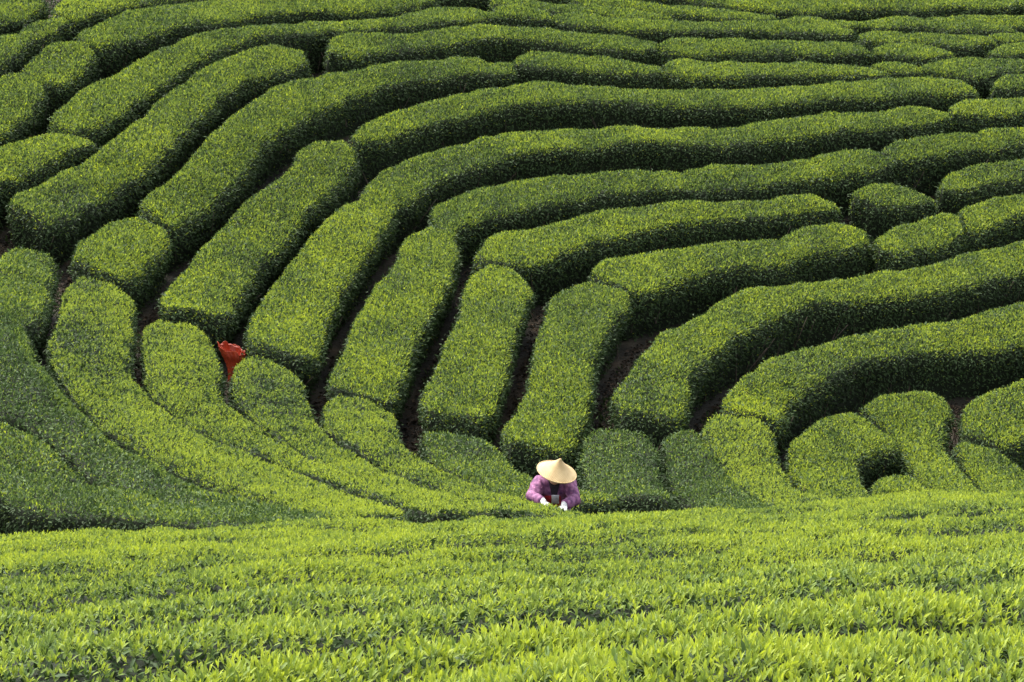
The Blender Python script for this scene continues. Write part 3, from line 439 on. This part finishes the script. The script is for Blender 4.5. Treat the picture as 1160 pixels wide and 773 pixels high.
# ------------------------------------------------------------------ ground
def ground_z(x, y):
    xc = np.clip(x, -24, 24); yc = np.clip(y, -8, 62)
    z = top_z(xc, yc) - HEDGE_H
    return z + np.maximum(y - 62, 0) * .06 + np.minimum(y + 8, 0) * .02
xs = np.concatenate([[-300, -150, -80, -50, -35], np.arange(-26, 26.01, .28), [35, 50, 80, 150, 300]])
ys = np.concatenate([[-300, -120, -60, -30, -16], np.arange(-9, 64.01, .28), [70, 85, 110, 160, 300]])
gx, gy = np.meshgrid(xs, ys)
gz = ground_z(gx, gy)
gp = np.stack([gx.ravel(), gy.ravel(), gz.ravel()], 1)
gp[:, 2] += wave(gp * [1, 1, 0], .9, 20) * .025 + wave(gp * [1, 1, 0], .4, 21) * .012
# the trodden spot where the picker stands lies a little lower
gp[:, 2] -= .04 * np.exp(-((gp[:, 0] - .5) ** 2 + (gp[:, 1] - 25.6) ** 2) / .5)
gt = grid_tris(len(ys), len(xs))
nz = np.cross(gp[gt[0, 1]] - gp[gt[0, 0]], gp[gt[0, 2]] - gp[gt[0, 0]])[2]
if nz < 0: gt = gt[:, ::-1]
g = tri_mesh('ground', gp, gt, [M_SOIL]); g['kind'] = 'structure'

# litter and weeds lie between the rows: keep only points away from the hedges
MIDS = []
for lab, opt, st in HEDGES:
    if opt.get('fg'): continue
    R = resample(st, .2)
    for f in (.2, .5, .8): MIDS.append(R[:, :2] * (1 - f) + R[:, 2:] * f)
MIDS = np.concatenate(MIDS)
from mathutils.kdtree import KDTree
kd = KDTree(len(MIDS))
for i, q in enumerate(MIDS): kd.insert((q[0], q[1], 0), i)
kd.balance()
def free_points(n, r):
    y = rng.uniform(21, 47, n); x = rng.uniform(-1, 1, n) * y * .225
    return np.array([(a, b) for a, b in zip(x, y) if kd.find((a, b, 0))[2] > r])
q = free_points(260000, .16)
n = len(q); b = np.column_stack([q, ground_z(q[:, 0], q[:, 1]) + .02 + rng.random(n) * .03])
M_LITTER = noisy_material('dry_leaves', [(.3, (.020, .014, .009)), (.55, (.05, .034, .02)), (.75, (.12, .08, .045))], 5)
Lf = rng.uniform(.04, .08, n)
V, T_, A_ = leaf_geo(b, rand_dir(n) * [1, 1, .3], np.array([[0, 0, 1.]]) + rng.normal(0, .4, (n, 3)), Lf, Lf * .45, np.zeros(n), 1)
o = tri_mesh('leaf_litter', V, T_, [M_LITTER]); o['kind'] = 'stuff'
q = free_points(160000, .2)
sel = wave(np.column_stack([q, q[:, 0] * 0]), 1.6, 31) > .1
q = q[sel]; n = len(q)
b = np.column_stack([q, ground_z(q[:, 0], q[:, 1])])
Lf = rng.uniform(.04, .13, n)
V, T_, A_ = leaf_geo(b, np.array([[0, 0, 1.]]) + rng.normal(0, .4, (n, 3)), rand_dir(n), Lf, Lf * .14 + .006, rng.uniform(.05, .5, n), 1)
o = tri_mesh('grass', V, T_, [M_LEAF], A_); o['kind'] = 'stuff'

# ------------------------------------------------------------------ the picker
def mesh_from_modifiers(me, mods):
    o = bpy.data.objects.new('tmp', me); COL.objects.link(o)
    for kind, kw in mods:
        md = o.modifiers.new(kind, kind)
        for k, v in kw.items(): setattr(md, k, v)
    dg = bpy.context.evaluated_depsgraph_get()
    out = bpy.data.meshes.new_from_object(o.evaluated_get(dg), depsgraph=dg)
    bpy.data.objects.remove(o)
    return out
def skin_mesh(verts, edges, root=0):
    """limbs: tapered links with round joints, later fused into one surface by the voxel remesh"""
    ms = [ball(v[:3], (v[3], v[4], (v[3] + v[4]) / 2), 20, 14) for v in verts]
    for a, b in edges:
        va, vb = verts[a], verts[b]
        n = 6; pts = [Vector(va[:3]).lerp(Vector(vb[:3]), k / n) for k in range(n + 1)]
        q = (pts[-1] - pts[0]).normalized().to_track_quat('Z', 'Y')
        V, F = [], []; seg = 18
        for k, c in enumerate(pts):
            t = k / n; rx = va[3] * (1 - t) + vb[3] * t; ry = va[4] * (1 - t) + vb[4] * t
            for s in range(seg):
                o = q @ Vector((math.cos(2 * math.pi * s / seg), math.sin(2 * math.pi * s / seg), 0))
                V.append(c + Vector((o.x * rx, o.y * ry, o.z * (rx + ry) / 2)))
        for k in range(n):
            for s in range(seg):
                u = (s + 1) % seg; F.append([k * seg + s, k * seg + u, (k + 1) * seg + u, (k + 1) * seg + s])
        F.append(list(range(seg))[::-1]); F.append([n * seg + s for s in range(seg)])
        me = bpy.data.meshes.new('link'); me.from_pydata(V, [], F); me.update(); ms.append(me)
    return join_meshes(ms)
def join_meshes(meshes):
    V, F = [], []
    for me in meshes:
        o = len(V); V += [tuple(v.co) for v in me.vertices]; F += [[o + i for i in p.vertices] for p in me.polygons]
    out = bpy.data.meshes.new('joined'); out.from_pydata(V, [], F); out.update()
    return out
def ball(c, r, seg=20, rings=14, rot=None):
    V, F = [], []
    for i in range(rings + 1):
        th = math.pi * i / rings
        for j in range(seg):
            ph = 2 * math.pi * j / seg
            v = Vector((r[0] * math.sin(th) * math.cos(ph), r[1] * math.sin(th) * math.sin(ph), r[2] * math.cos(th)))
            if rot: v = rot @ v
            V.append(v + Vector(c))
    for i in range(rings):
        for j in range(seg):
            F.append([i * seg + j, (i + 1) * seg + j, (i + 1) * seg + (j + 1) % seg, i * seg + (j + 1) % seg])
    me = bpy.data.meshes.new('ball'); me.from_pydata(V, [], F); me.update(); return me
def remesh(me, vox, smooth=2):
    return biggest(remesh_(me, vox, smooth))
def biggest(me):
    """drop the loose crumbs a voxel remesh leaves inside"""
    import bmesh
    bm = bmesh.new(); bm.from_mesh(me); seen = set(); best = []
    for v in bm.verts:
        if v in seen: continue
        st = [v]; seen.add(v); c = []
        while st:
            x = st.pop(); c.append(x)
            for e in x.link_edges:
                y = e.other_vert(x)
                if y not in seen: seen.add(y); st.append(y)
        if len(c) > len(best): best = c
    keep = set(best); bmesh.ops.delete(bm, geom=[v for v in bm.verts if v not in keep], context='VERTS')
    bm.to_mesh(me); bm.free(); return me
def remesh_(me, vox, smooth=2):
    mods = [('REMESH', dict(mode='VOXEL', voxel_size=vox, use_smooth_shade=True))]
    if smooth: mods.append(('SMOOTH', dict(factor=.5, iterations=smooth)))
    return mesh_from_modifiers(me, mods)
def add(name, me, mat, parent):
    me.materials.clear(); me.materials.append(mat)
    if 'sharp_face' in me.attributes: me.attributes.remove(me.attributes['sharp_face'])
    me.name = name
    o = bpy.data.objects.new(name, me); COL.objects.link(o); o.parent = parent; return o
def tube(pts, radii, seg=10):
    V, F = [], []
    for i, (p, r) in enumerate(zip(pts, radii)):
        p = Vector(p); a = Vector(pts[max(i - 1, 0)]); b = Vector(pts[min(i + 1, len(pts) - 1)])
        q = (b - a).normalized().to_track_quat('Z', 'Y')
        for j in range(seg):
            V.append(p + q @ Vector((r * math.cos(6.2832 * j / seg), r * math.sin(6.2832 * j / seg), 0)))
    for i in range(len(pts) - 1):
        for j in range(seg):
            k = (j + 1) % seg; F.append([i * seg + j, i * seg + k, (i + 1) * seg + k, (i + 1) * seg + j])
    F.append(list(range(seg))[::-1]); F.append([(len(pts) - 1) * seg + j for j in range(seg)])
    me = bpy.data.meshes.new('tube'); me.from_pydata(V, [], F); me.update(); return me

M_SKIN = noisy_material('skin', [(.3, (.42, .24, .16)), (.7, (.50, .30, .20))], 12, .5)
M_HAIR = noisy_material('black_hair', [(.3, (.012, .010, .009)), (.7, (.03, .025, .022))], 60, .5)
def jacket_material():
    m, nt, N, L = mat_new('printed_purple_cloth')
    tc = N.new('ShaderNodeTexCoord')
    vo = N.new('ShaderNodeTexVoronoi'); vo.inputs['Scale'].default_value = 19
    no = N.new('ShaderNodeTexNoise'); no.inputs['Scale'].default_value = 18; no.inputs['Detail'].default_value = 4
    L.new(tc.outputs['Object'], vo.inputs['Vector']); L.new(tc.outputs['Object'], no.inputs['Vector'])
    r1 = ramp(N, [(.0, (.46, .24, .38)), (.18, (.20, .06, .15)), (.4, (.13, .036, .105)), (.7, (.085, .026, .085))])
    L.new(vo.outputs['Distance'], r1.inputs['Fac'])
    r2 = ramp(N, [(.4, (0, 0, 0)), (.62, (1, 1, 1))]); L.new(no.outputs['Fac'], r2.inputs['Fac'])
    mx = N.new('ShaderNodeMixRGB'); mx.inputs['Color2'].default_value = (.27, .11, .215, 1)
    L.new(r2.outputs['Color'], mx.inputs['Fac']); L.new(r1.outputs['Color'], mx.inputs['Color1'])
    b = N.new('ShaderNodeBsdfPrincipled'); b.inputs['Roughness'].default_value = .85
    L.new(mx.outputs[0], b.inputs['Base Color'])
    o = N.new('ShaderNodeOutputMaterial'); L.new(b.outputs[0], o.inputs['Surface']); return m
M_JACKET = jacket_material()
M_RED = noisy_material('red_cloth', [(.3, (.36, .022, .028)), (.7, (.50, .04, .04))], 20, .8)
M_DARK = noisy_material('dark_knit', [(.3, (.015, .012, .018)), (.7, (.03, .022, .03))], 40, .9)
M_TROUSER = noisy_material('dark_trousers', [(.3, (.02, .022, .03)), (.7, (.04, .042, .05))], 20, .9)
M_GLOVE = noisy_material('white_cotton', [(.3, (.48, .48, .46)), (.7, (.60, .60, .58))], 40, .9)
M_BOOT = noisy_material('rubber_boot', [(.3, (.02, .02, .02)), (.7, (.05, .045, .04))], 10, .5)
M_EYE = noisy_material('dark_eye', [(.3, (.01, .008, .006)), (.7, (.02, .015, .012))], 10, .2)
def straw_material():
    m, nt, N, L = mat_new('woven_straw')
    tc = N.new('ShaderNodeTexCoord'); sx = N.new('ShaderNodeSeparateXYZ'); L.new(tc.outputs['Object'], sx.inputs[0])
    at = N.new('ShaderNodeMath'); at.operation = 'ARCTAN2'; L.new(sx.outputs['Y'], at.inputs[0]); L.new(sx.outputs['X'], at.inputs[1])
    mu = N.new('ShaderNodeMath'); mu.operation = 'MULTIPLY'; mu.inputs[1].default_value = 38; L.new(at.outputs[0], mu.inputs[0])
    si = N.new('ShaderNodeMath'); si.operation = 'SINE'; L.new(mu.outputs[0], si.inputs[0])
    wz = N.new('ShaderNodeMath'); wz.operation = 'MULTIPLY'; wz.inputs[1].default_value = 520; L.new(sx.outputs['Z'], wz.inputs[0])
    s2 = N.new('ShaderNodeMath'); s2.operation = 'SINE'; L.new(wz.outputs[0], s2.inputs[0])
    ad = N.new('ShaderNodeMath'); ad.operation = 'MULTIPLY'; L.new(si.outputs[0], ad.inputs[0]); L.new(s2.outputs[0], ad.inputs[1])
    no = N.new('ShaderNodeTexNoise'); no.inputs['Scale'].default_value = 9; no.inputs['Detail'].default_value = 5; L.new(tc.outputs['Object'], no.inputs['Vector'])
    a2 = N.new('ShaderNodeMath'); a2.operation = 'MULTIPLY_ADD'; a2.inputs[1].default_value = .2; L.new(ad.outputs[0], a2.inputs[0]); L.new(no.outputs['Fac'], a2.inputs[2])
    r = ramp(N, [(.2, (.30, .20, .085)), (.5, (.46, .33, .155)), (.8, (.56, .43, .23))]); L.new(a2.outputs[0], r.inputs['Fac'])
    b = N.new('ShaderNodeBsdfPrincipled'); b.inputs['Roughness'].default_value = .7; L.new(r.outputs['Color'], b.inputs['Base Color'])
    o = N.new('ShaderNodeOutputMaterial'); L.new(b.outputs[0], o.inputs['Surface']); return m
M_STRAW = straw_material()

PX, PY = PERSON_AT
pz = float(ground_z(np.array([PX]), np.array([PY]))[0]) - .04
person = bpy.data.objects.new('person', None); COL.objects.link(person)
person.location = (PX, PY, pz)
person['category'] = 'person'
person['label'] = 'tea picker in a purple printed jacket and conical straw hat bending over a row'

# joints (metres, feet at z = 0, facing -Y, bending forward)
SH, HP = 1.06, .70
J = dict(pelvis=(0, .24, HP), waist=(0, .17, .82), chest=(0, .06, .96), neck0=(0, .0, 1.075), neck1=(.0, -.07, 1.12),
         shr=(-.155, .01, 1.025), elr=(-.232, -.165, .925), wrr=(-.115, -.35, .912),
         shl=(.158, .01, 1.015), ell=(.215, -.155, .895), wrl=(.10, -.36, .875))
def body_chain(inf, cuff=1.0):
    v = []; e = []
    def av(p, r, r2=None): v.append((*p, r + inf, (r2 or r) + inf)); return len(v) - 1
    pel = av(J['pelvis'], .14, .11); wa = av(J['waist'], .125, .10); ch = av(J['chest'], .145, .11); n0 = av(J['neck0'], .075 if inf == 0 else .07)
    e += [(pel, wa), (wa, ch), (ch, n0)]
    for s in 'rl':
        a = av(J['sh' + s], .068); b = av([(x + y) / 2 for x, y in zip(J['sh' + s], J['el' + s])], .054); c = av(J['el' + s], .044)
        d = av([(x + y) / 2 for x, y in zip(J['el' + s], J['wr' + s])], .038); f = av([x * (1 - cuff) + y * cuff for x, y in zip(J['el' + s], J['wr' + s])], .028 + .008 * (cuff < 1))
        e += [(ch, a), (a, b), (b, c), (c, d), (d, f)]
    return v, e, av
# body: one continuous surface
v, e, av = body_chain(0)
n1 = av(J['neck1'], .05); e.append((3, n1))
for s, sx in (('r', -1), ('l', 1)):
    hp = av((.085 * sx, .24, .64), .085); kn = av((.10 * sx, .10, .36), .055); ca = av((.10 * sx, .15, .22), .05); an = av((.10 * sx, .17, .07), .036)
    ft = av((.11 * sx, .03, .035), .034)
    e += [(0, hp), (hp, kn), (kn, ca), (ca, an), (an, ft)]
body_parts = [skin_mesh(v, e, 0)]
HR = Matrix.Rotation(math.radians(34), 3, 'X')          # head bowed
HC = Vector((.005, -.13, 1.165))
def hp_(x, y, z): return HC + HR @ Vector((x, y, z))
body_parts += [ball(HC, (.074, .092, .108), rot=HR), ball(hp_(0, -.03, -.06), (.055, .06, .05), rot=HR), ball(hp_(0, -.094, -.012), (.011, .014, .022), rot=HR),
               ball(hp_(0, -.082, -.058), (.022, .012, .008), rot=HR), ball(hp_(-.076, .01, -.005), (.01, .018, .03), rot=HR), ball(hp_(.076, .01, -.005), (.01, .018, .03), rot=HR)]
def hand_meshes(w, d, side, inf=0.0):
    """palm and five curled fingers reaching from wrist w along d"""
    w = Vector(w); d = Vector(d).normalized(); down = Vector((0, -.25, -1)); lat = d.cross(down).normalized(); down = lat.cross(d).normalized() * -1
    if down.z > 0: down = -down
    ms = []
    palm = ball(w + d * .045, (.036 + inf, .014 + inf, .048 + inf), 14, 10, rot=Matrix((lat, down, d)).transposed())
    ms.append(palm)
    for k, (off, ln) in enumerate(((-.027, .058), (-.009, .068), (.009, .064), (.026, .050))):
        a = w + d * .08 + lat * off
        pts = [a - d * .02]; q = a.copy(); cur = .25
        for seg in (.45, .32, .23):
            q = q + (d * math.cos(cur) + down * math.sin(cur)) * ln * seg + lat * off * .12; pts.append(q.copy()); cur += .42
        ms.append(tube(pts, [.0095 + inf, .009 + inf, .008 + inf, .0065 + inf], 8))
    t0 = w + d * .025 + lat * (.03 * side)
    pts = [t0, t0 + d * .03 + lat * (.022 * side) + down * .006, t0 + d * .055 + lat * (.022 * side) + down * .022, t0 + d * .072 + lat * (.010 * side) + down * .034]
    ms.append(tube(pts, [.011 + inf, .0105 + inf, .009 + inf, .007 + inf], 8))
    return ms
DR, DL = (.35, -.85, -.22), (-.12, -.95, -.25)
body_parts += hand_meshes(J['wrr'], DR, 1) + hand_meshes(J['wrl'], DL, -1)
add('body', remesh(join_meshes(body_parts), .0045, 5), M_SKIN, person)
for sx in (-1, 1):
    add('eye', ball(hp_(.03 * sx, -.081, .008), (.011, .008, .007), 12, 8, rot=HR), M_EYE, person)
hair = [ball(HC + HR @ Vector((0, .014, .014)), (.080, .090, .106), rot=HR), ball(HC + HR @ Vector((0, .10, -.02)), (.035, .03, .035), rot=HR)]
hm = remesh(join_meshes(hair), .008, 2)
add('hair', hm, M_HAIR, person)
# gloves over both hands, with short cuffs
for wk, dv, sd in (('wrr', DR, 1), ('wrl', DL, -1)):
    ms = hand_meshes(J[wk], dv, sd, .003)
    w0 = Vector(J[wk]); dd = Vector(dv).normalized()
    ms.append(tube([w0 - dd * .035, w0 - dd * .01, w0 + dd * .03], [.036, .033, .028], 12))
    add('glove', remesh(join_meshes(ms), .0045, 1), M_GLOVE, person)
# jacket
v, e, av = body_chain(0, .74)
jm = remesh(join_meshes([skin_mesh(v, e, 0), ball((0, .22, .70), (.165, .14, .12)), ball((0, .02, 1.01), (.15, .075, .055))]), .008, 6)
co_ = np.empty(len(jm.vertices) * 3); jm.vertices.foreach_get('co', co_); co_ = co_.reshape(-1, 3)
no_ = np.empty_like(co_).ravel(); jm.vertices.foreach_get('normal', no_); no_ = no_.reshape(-1, 3)
fold = wave(co_ * [1, 1, 1.6], .13, 41) * .006 + wave(co_ * [1.5, 1, .7], .07, 42) * .0035
jm.vertices.foreach_set('co', (co_ + no_ * (fold + .020)[:, None]).ravel()); jm.update()
jacket = add('jacket', jm, M_JACKET, person)
tm = remesh(join_meshes([skin_mesh(v[:4], e[:3], 0), ball((0, .22, .70), (.165, .14, .12)), ball((0, .02, 1.01), (.15, .075, .055))]), .010, 6)
bvh = BVHTree.FromPolygons([tuple(v_.co + v_.normal * .022) for v_ in tm.vertices], [list(p.vertices) for p in tm.polygons])
bpy.data.meshes.remove(tm)
def front_panel(name, outline, lift, mat, thick=.004, nx=14, nz=16, parent=person):
    """cloth lying on the front of the jacket; outline(z fraction) -> x0, x1 ; z range in outline.z"""
    z0, z1, fx = outline
    V, F = [], []
    for i in range(nz + 1):
        t = i / nz; z = z0 + (z1 - z0) * t; a, b = fx(t)
        for j in range(nx + 1):
            x = a + (b - a) * j / nx
            hit = bvh.ray_cast(Vector((x, -1.0, z + .15)), Vector((0, 1, -.15)).normalized())
            p = hit[0] if hit[0] is not None else Vector((x, 0, z))
            V.append(p + Vector((0, -lift, lift * .3)))
    for i in range(nz):
        for j in range(nx):
            a = i * (nx + 1) + j; F.append([a, a + 1, a + nx + 2, a + nx + 1])
    me = bpy.data.meshes.new(name); me.from_pydata(V, [], F); me.update()
    me = mesh_from_modifiers(me, [('SMOOTH', dict(factor=.5, iterations=3)), ('SOLIDIFY', dict(thickness=thick, offset=0))])
    return add(name, me, mat, parent)
front_panel('shirt', (.87, 1.125, lambda t: (.0 - .016 - .06 * t, .0 + .022 + .062 * t)), .007, M_DARK)
apron = front_panel('apron', (.62, .905, lambda t: (-.12 + .02 * t, .09 - .02 * t)), .012, M_RED)
M_PRINT = noisy_material('printed_white_patch', [(.35, (.45, .46, .48)), (.5, (.70, .70, .70)), (.7, (.78, .78, .78))], 26, .7)
front_panel('patch', (.805, .912, lambda t: (-.03, .055)), .020, M_PRINT, .003, 8, 8, apron)
# trousers and boots
v = [(0, .24, .70, .155, .13)]; e = []
for sx in (-1, 1):
    b = len(v)
    v += [(.085 * sx, .24, .62, .105, .105), (.10 * sx, .10, .36, .075, .075), (.10 * sx, .155, .20, .066, .066)]
    e += [(0, b), (b, b + 1), (b + 1, b + 2)]
add('trousers', remesh(skin_mesh(v, e, 0), .012, 2), M_TROUSER, person)
for sx in (-1, 1):
    bm_ = skin_mesh([(.10 * sx, .158, .27, .062, .062), (.10 * sx, .17, .10, .05, .05), (.105 * sx, .10, .045, .046, .044), (.112 * sx, .01, .04, .044, .038)], [(0, 1), (1, 2), (2, 3)], 0)
    add('boot', remesh(bm_, .009, 1), M_BOOT, person)
# conical hat, leaning forward and to her left
R0, HH = .208, .160
V, F = [], []; rings, seg = 18, 64
for layer in (0, 1):
    for i in range(rings + 1):
        t = i / rings
        r = .004 + (R0 - .004) * t
        z = HH * (1 - t) - .012 * math.sin(math.pi * t) + .010 * (1 - min(t / .12, 1)) - layer * .007
        for j in range(seg):
            a = 2 * math.pi * j / seg
            rr = r * (1 + .006 * math.sin(3 * a + 1)); V.append((rr * math.cos(a), rr * math.sin(a), z + .004 * math.sin(2 * a + .6) * t))
n1 = (rings + 1) * seg
for i in range(rings):
    for j in range(seg):
        k = (j + 1) % seg
        F.append([i * seg + j, (i + 1) * seg + j, (i + 1) * seg + k, i * seg + k])
        F.append([n1 + i * seg + k, n1 + (i + 1) * seg + k, n1 + (i + 1) * seg + j, n1 + i * seg + j])
for j in range(seg):
    k = (j + 1) % seg
    F.append([rings * seg + j, n1 + rings * seg + j, n1 + rings * seg + k, rings * seg + k]); F.append([j, k, n1 + k, n1 + j])
me = bpy.data.meshes.new('straw_hat'); me.from_pydata(V, [], F); me.update()
hat = add('straw_hat', me, M_STRAW, person)
HAT_ROT = Matrix.Rotation(math.radians(14), 3, 'Y') @ Matrix.Rotation(math.radians(19), 3, 'X')
hat.rotation_euler = HAT_ROT.to_euler(); hat.location = HC + HAT_ROT @ Vector((.012, -.035, .045))
# rim binding
pts = [(R0 * 1.003 * math.cos(a), R0 * 1.003 * math.sin(a), .0) for a in np.linspace(0, 2 * math.pi, 65)]
rim = add('rim', tube(pts, [.006] * 65, 8), M_STRAW, hat)

# ------------------------------------------------------------------ red sack between the hedges
SX, SY = SACK_AT
sz = float(ground_z(np.array([SX]), np.array([SY]))[0])
V, F = [], []; seg, rings = 72, 34
prof = [(0, .02), (.01, .06), (.10, .072), (.24, .075), (.33, .105), (.41, .15), (.48, .17)]
pz_, pr_ = zip(*prof)
for i in range(rings + 1):
    t = i / rings * .48
    r = np.interp(t, pz_, pr_)
    for j in range(seg):
        a = 2 * math.pi * j / seg
        f = 1 + .34 * (abs(math.sin(2.5 * a + 2 * t)) - .6) * (t / .48) + .16 * (abs(math.sin(4.5 * a - 6 * t)) - .6) + .035 * math.sin(23 * a + 31 * t) + .05 * math.sin(26 * t + 2 * a)
        x = r * f * math.cos(a); y = r * f * (.85 - .40 * t / .48) * math.sin(a)
        lean = (t / .48) ** 2
        V.append((x - .02 * lean, y - .03 * lean, t + lean * (.05 * abs(math.sin(3.5 * a + .4)) + .035 * math.sin(a) - .05 * math.cos(a) + .012 * math.sin(9 * a))))
for i in range(rings):
    for j in range(seg):
        k = (j + 1) % seg; F.append([i * seg + j, i * seg + k, (i + 1) * seg + k, (i + 1) * seg + j])
F.append(list(range(seg))[::-1])
me = bpy.data.meshes.new('sack'); me.from_pydata(V, [], F); me.update()
me = mesh_from_modifiers(me, [('SOLIDIFY', dict(thickness=.004, offset=-1))])
M_SACK = noisy_material('red_woven_plastic', [(.3, (.34, .032, .008)), (.55, (.46, .055, .013)), (.8, (.55, .10, .03))], 7, .45, bump=.5, bscale=60, spec=.5)
me.materials.append(M_SACK); me.name = 'red_sack'
sack = bpy.data.objects.new('red_sack', me); COL.objects.link(sack); sack.location = (SX, SY, sz - .03)
sack['label'] = 'open red woven sack standing in the gap between two bright hedges'; sack['category'] = 'sack'
# the folded back lip of the sack
V, F = [], []
for j in range(25):
    a = math.pi * (.12 + .72 * j / 24)
    for k, (dr, dz) in enumerate(((0, .0), (.018, .012), (.034, -.005), (.04, -.06), (.036, -.07))):
        r = .155 + dr + .006 * math.sin(j * 1.3); V.append((r * math.cos(a) - .02, r * .45 * math.sin(a) - .03, .485 + dz + .045 * math.sin(a) - .05 * math.cos(a) + .006 * math.sin(j)))
for j in range(24):
    for k in range(4): F.append([j * 5 + k, j * 5 + k + 1, j * 5 + k + 6, j * 5 + k + 5])
me = bpy.data.meshes.new('lip'); me.from_pydata(V, [], F); me.update()
me = mesh_from_modifiers(me, [('SOLIDIFY', dict(thickness=.004, offset=0))])
M_LIP = noisy_material('pale_red_hem', [(.3, (.34, .06, .04)), (.7, (.50, .18, .13))], 9, .5)
me.materials.append(M_LIP); me.name = 'hem'
lip = bpy.data.objects.new('hem', me); COL.objects.link(lip); lip.parent = sack


# ------------------------------------------------------------------ camera, light
cam = bpy.data.cameras.new('camera'); co = bpy.data.objects.new('camera', cam); COL.objects.link(co)
cam.sensor_width = 36; cam.lens = 85; cam.clip_start = .1; cam.clip_end = 2000
co.location = (0, 0, 0); co.rotation_euler = (math.radians(90 - 9), 0, 0)
scene.camera = co
w = bpy.data.worlds.new('World'); scene.world = w; w.use_nodes = True
N = w.node_tree.nodes; L = w.node_tree.links; N.clear()
sky = N.new('ShaderNodeTexSky'); sky.sky_type = 'NISHITA'; sky.sun_disc = False
EL, AZ = 62.0, -50.0      # sun height; azimuth from +Y (away from the camera), negative = left
sky.sun_elevation = math.radians(EL); sky.sun_rotation = math.radians(AZ)
sky.air_density = 1.0; sky.dust_density = 4.0; sky.ozone_density = 1.0
hs = N.new('ShaderNodeHueSaturation'); hs.inputs['Saturation'].default_value = .35
bg = N.new('ShaderNodeBackground'); bg.inputs['Strength'].default_value = .07
L.new(sky.outputs[0], hs.inputs['Color']); L.new(hs.outputs[0], bg.inputs['Color'])
ow = N.new('ShaderNodeOutputWorld'); L.new(bg.outputs[0], ow.inputs['Surface'])
sl = bpy.data.lights.new('sun', 'SUN'); sl.energy = 1.0; sl.angle = math.radians(45); sl.color = (1, .95, .86)
so = bpy.data.objects.new('sun', sl); COL.objects.link(so)
az = math.radians(AZ); el = math.radians(EL)
sd = Vector((math.sin(az) * math.cos(el), math.cos(az) * math.cos(el), math.sin(el)))
so.rotation_euler = sd.to_track_quat('Z', 'Y').to_euler()
so.location = (-20, 20, 30)
scene.view_settings.view_transform = 'Standard'; scene.view_settings.look = 'None'
scene.view_settings.gamma = 1; scene.view_settings.use_curve_mapping = False
scene.view_settings.exposure = EXPOSURE
scene.cycles.max_bounces = 6; scene.cycles.diffuse_bounces = 3; scene.cycles.transmission_bounces = 3
print('script', time.time() - T0)
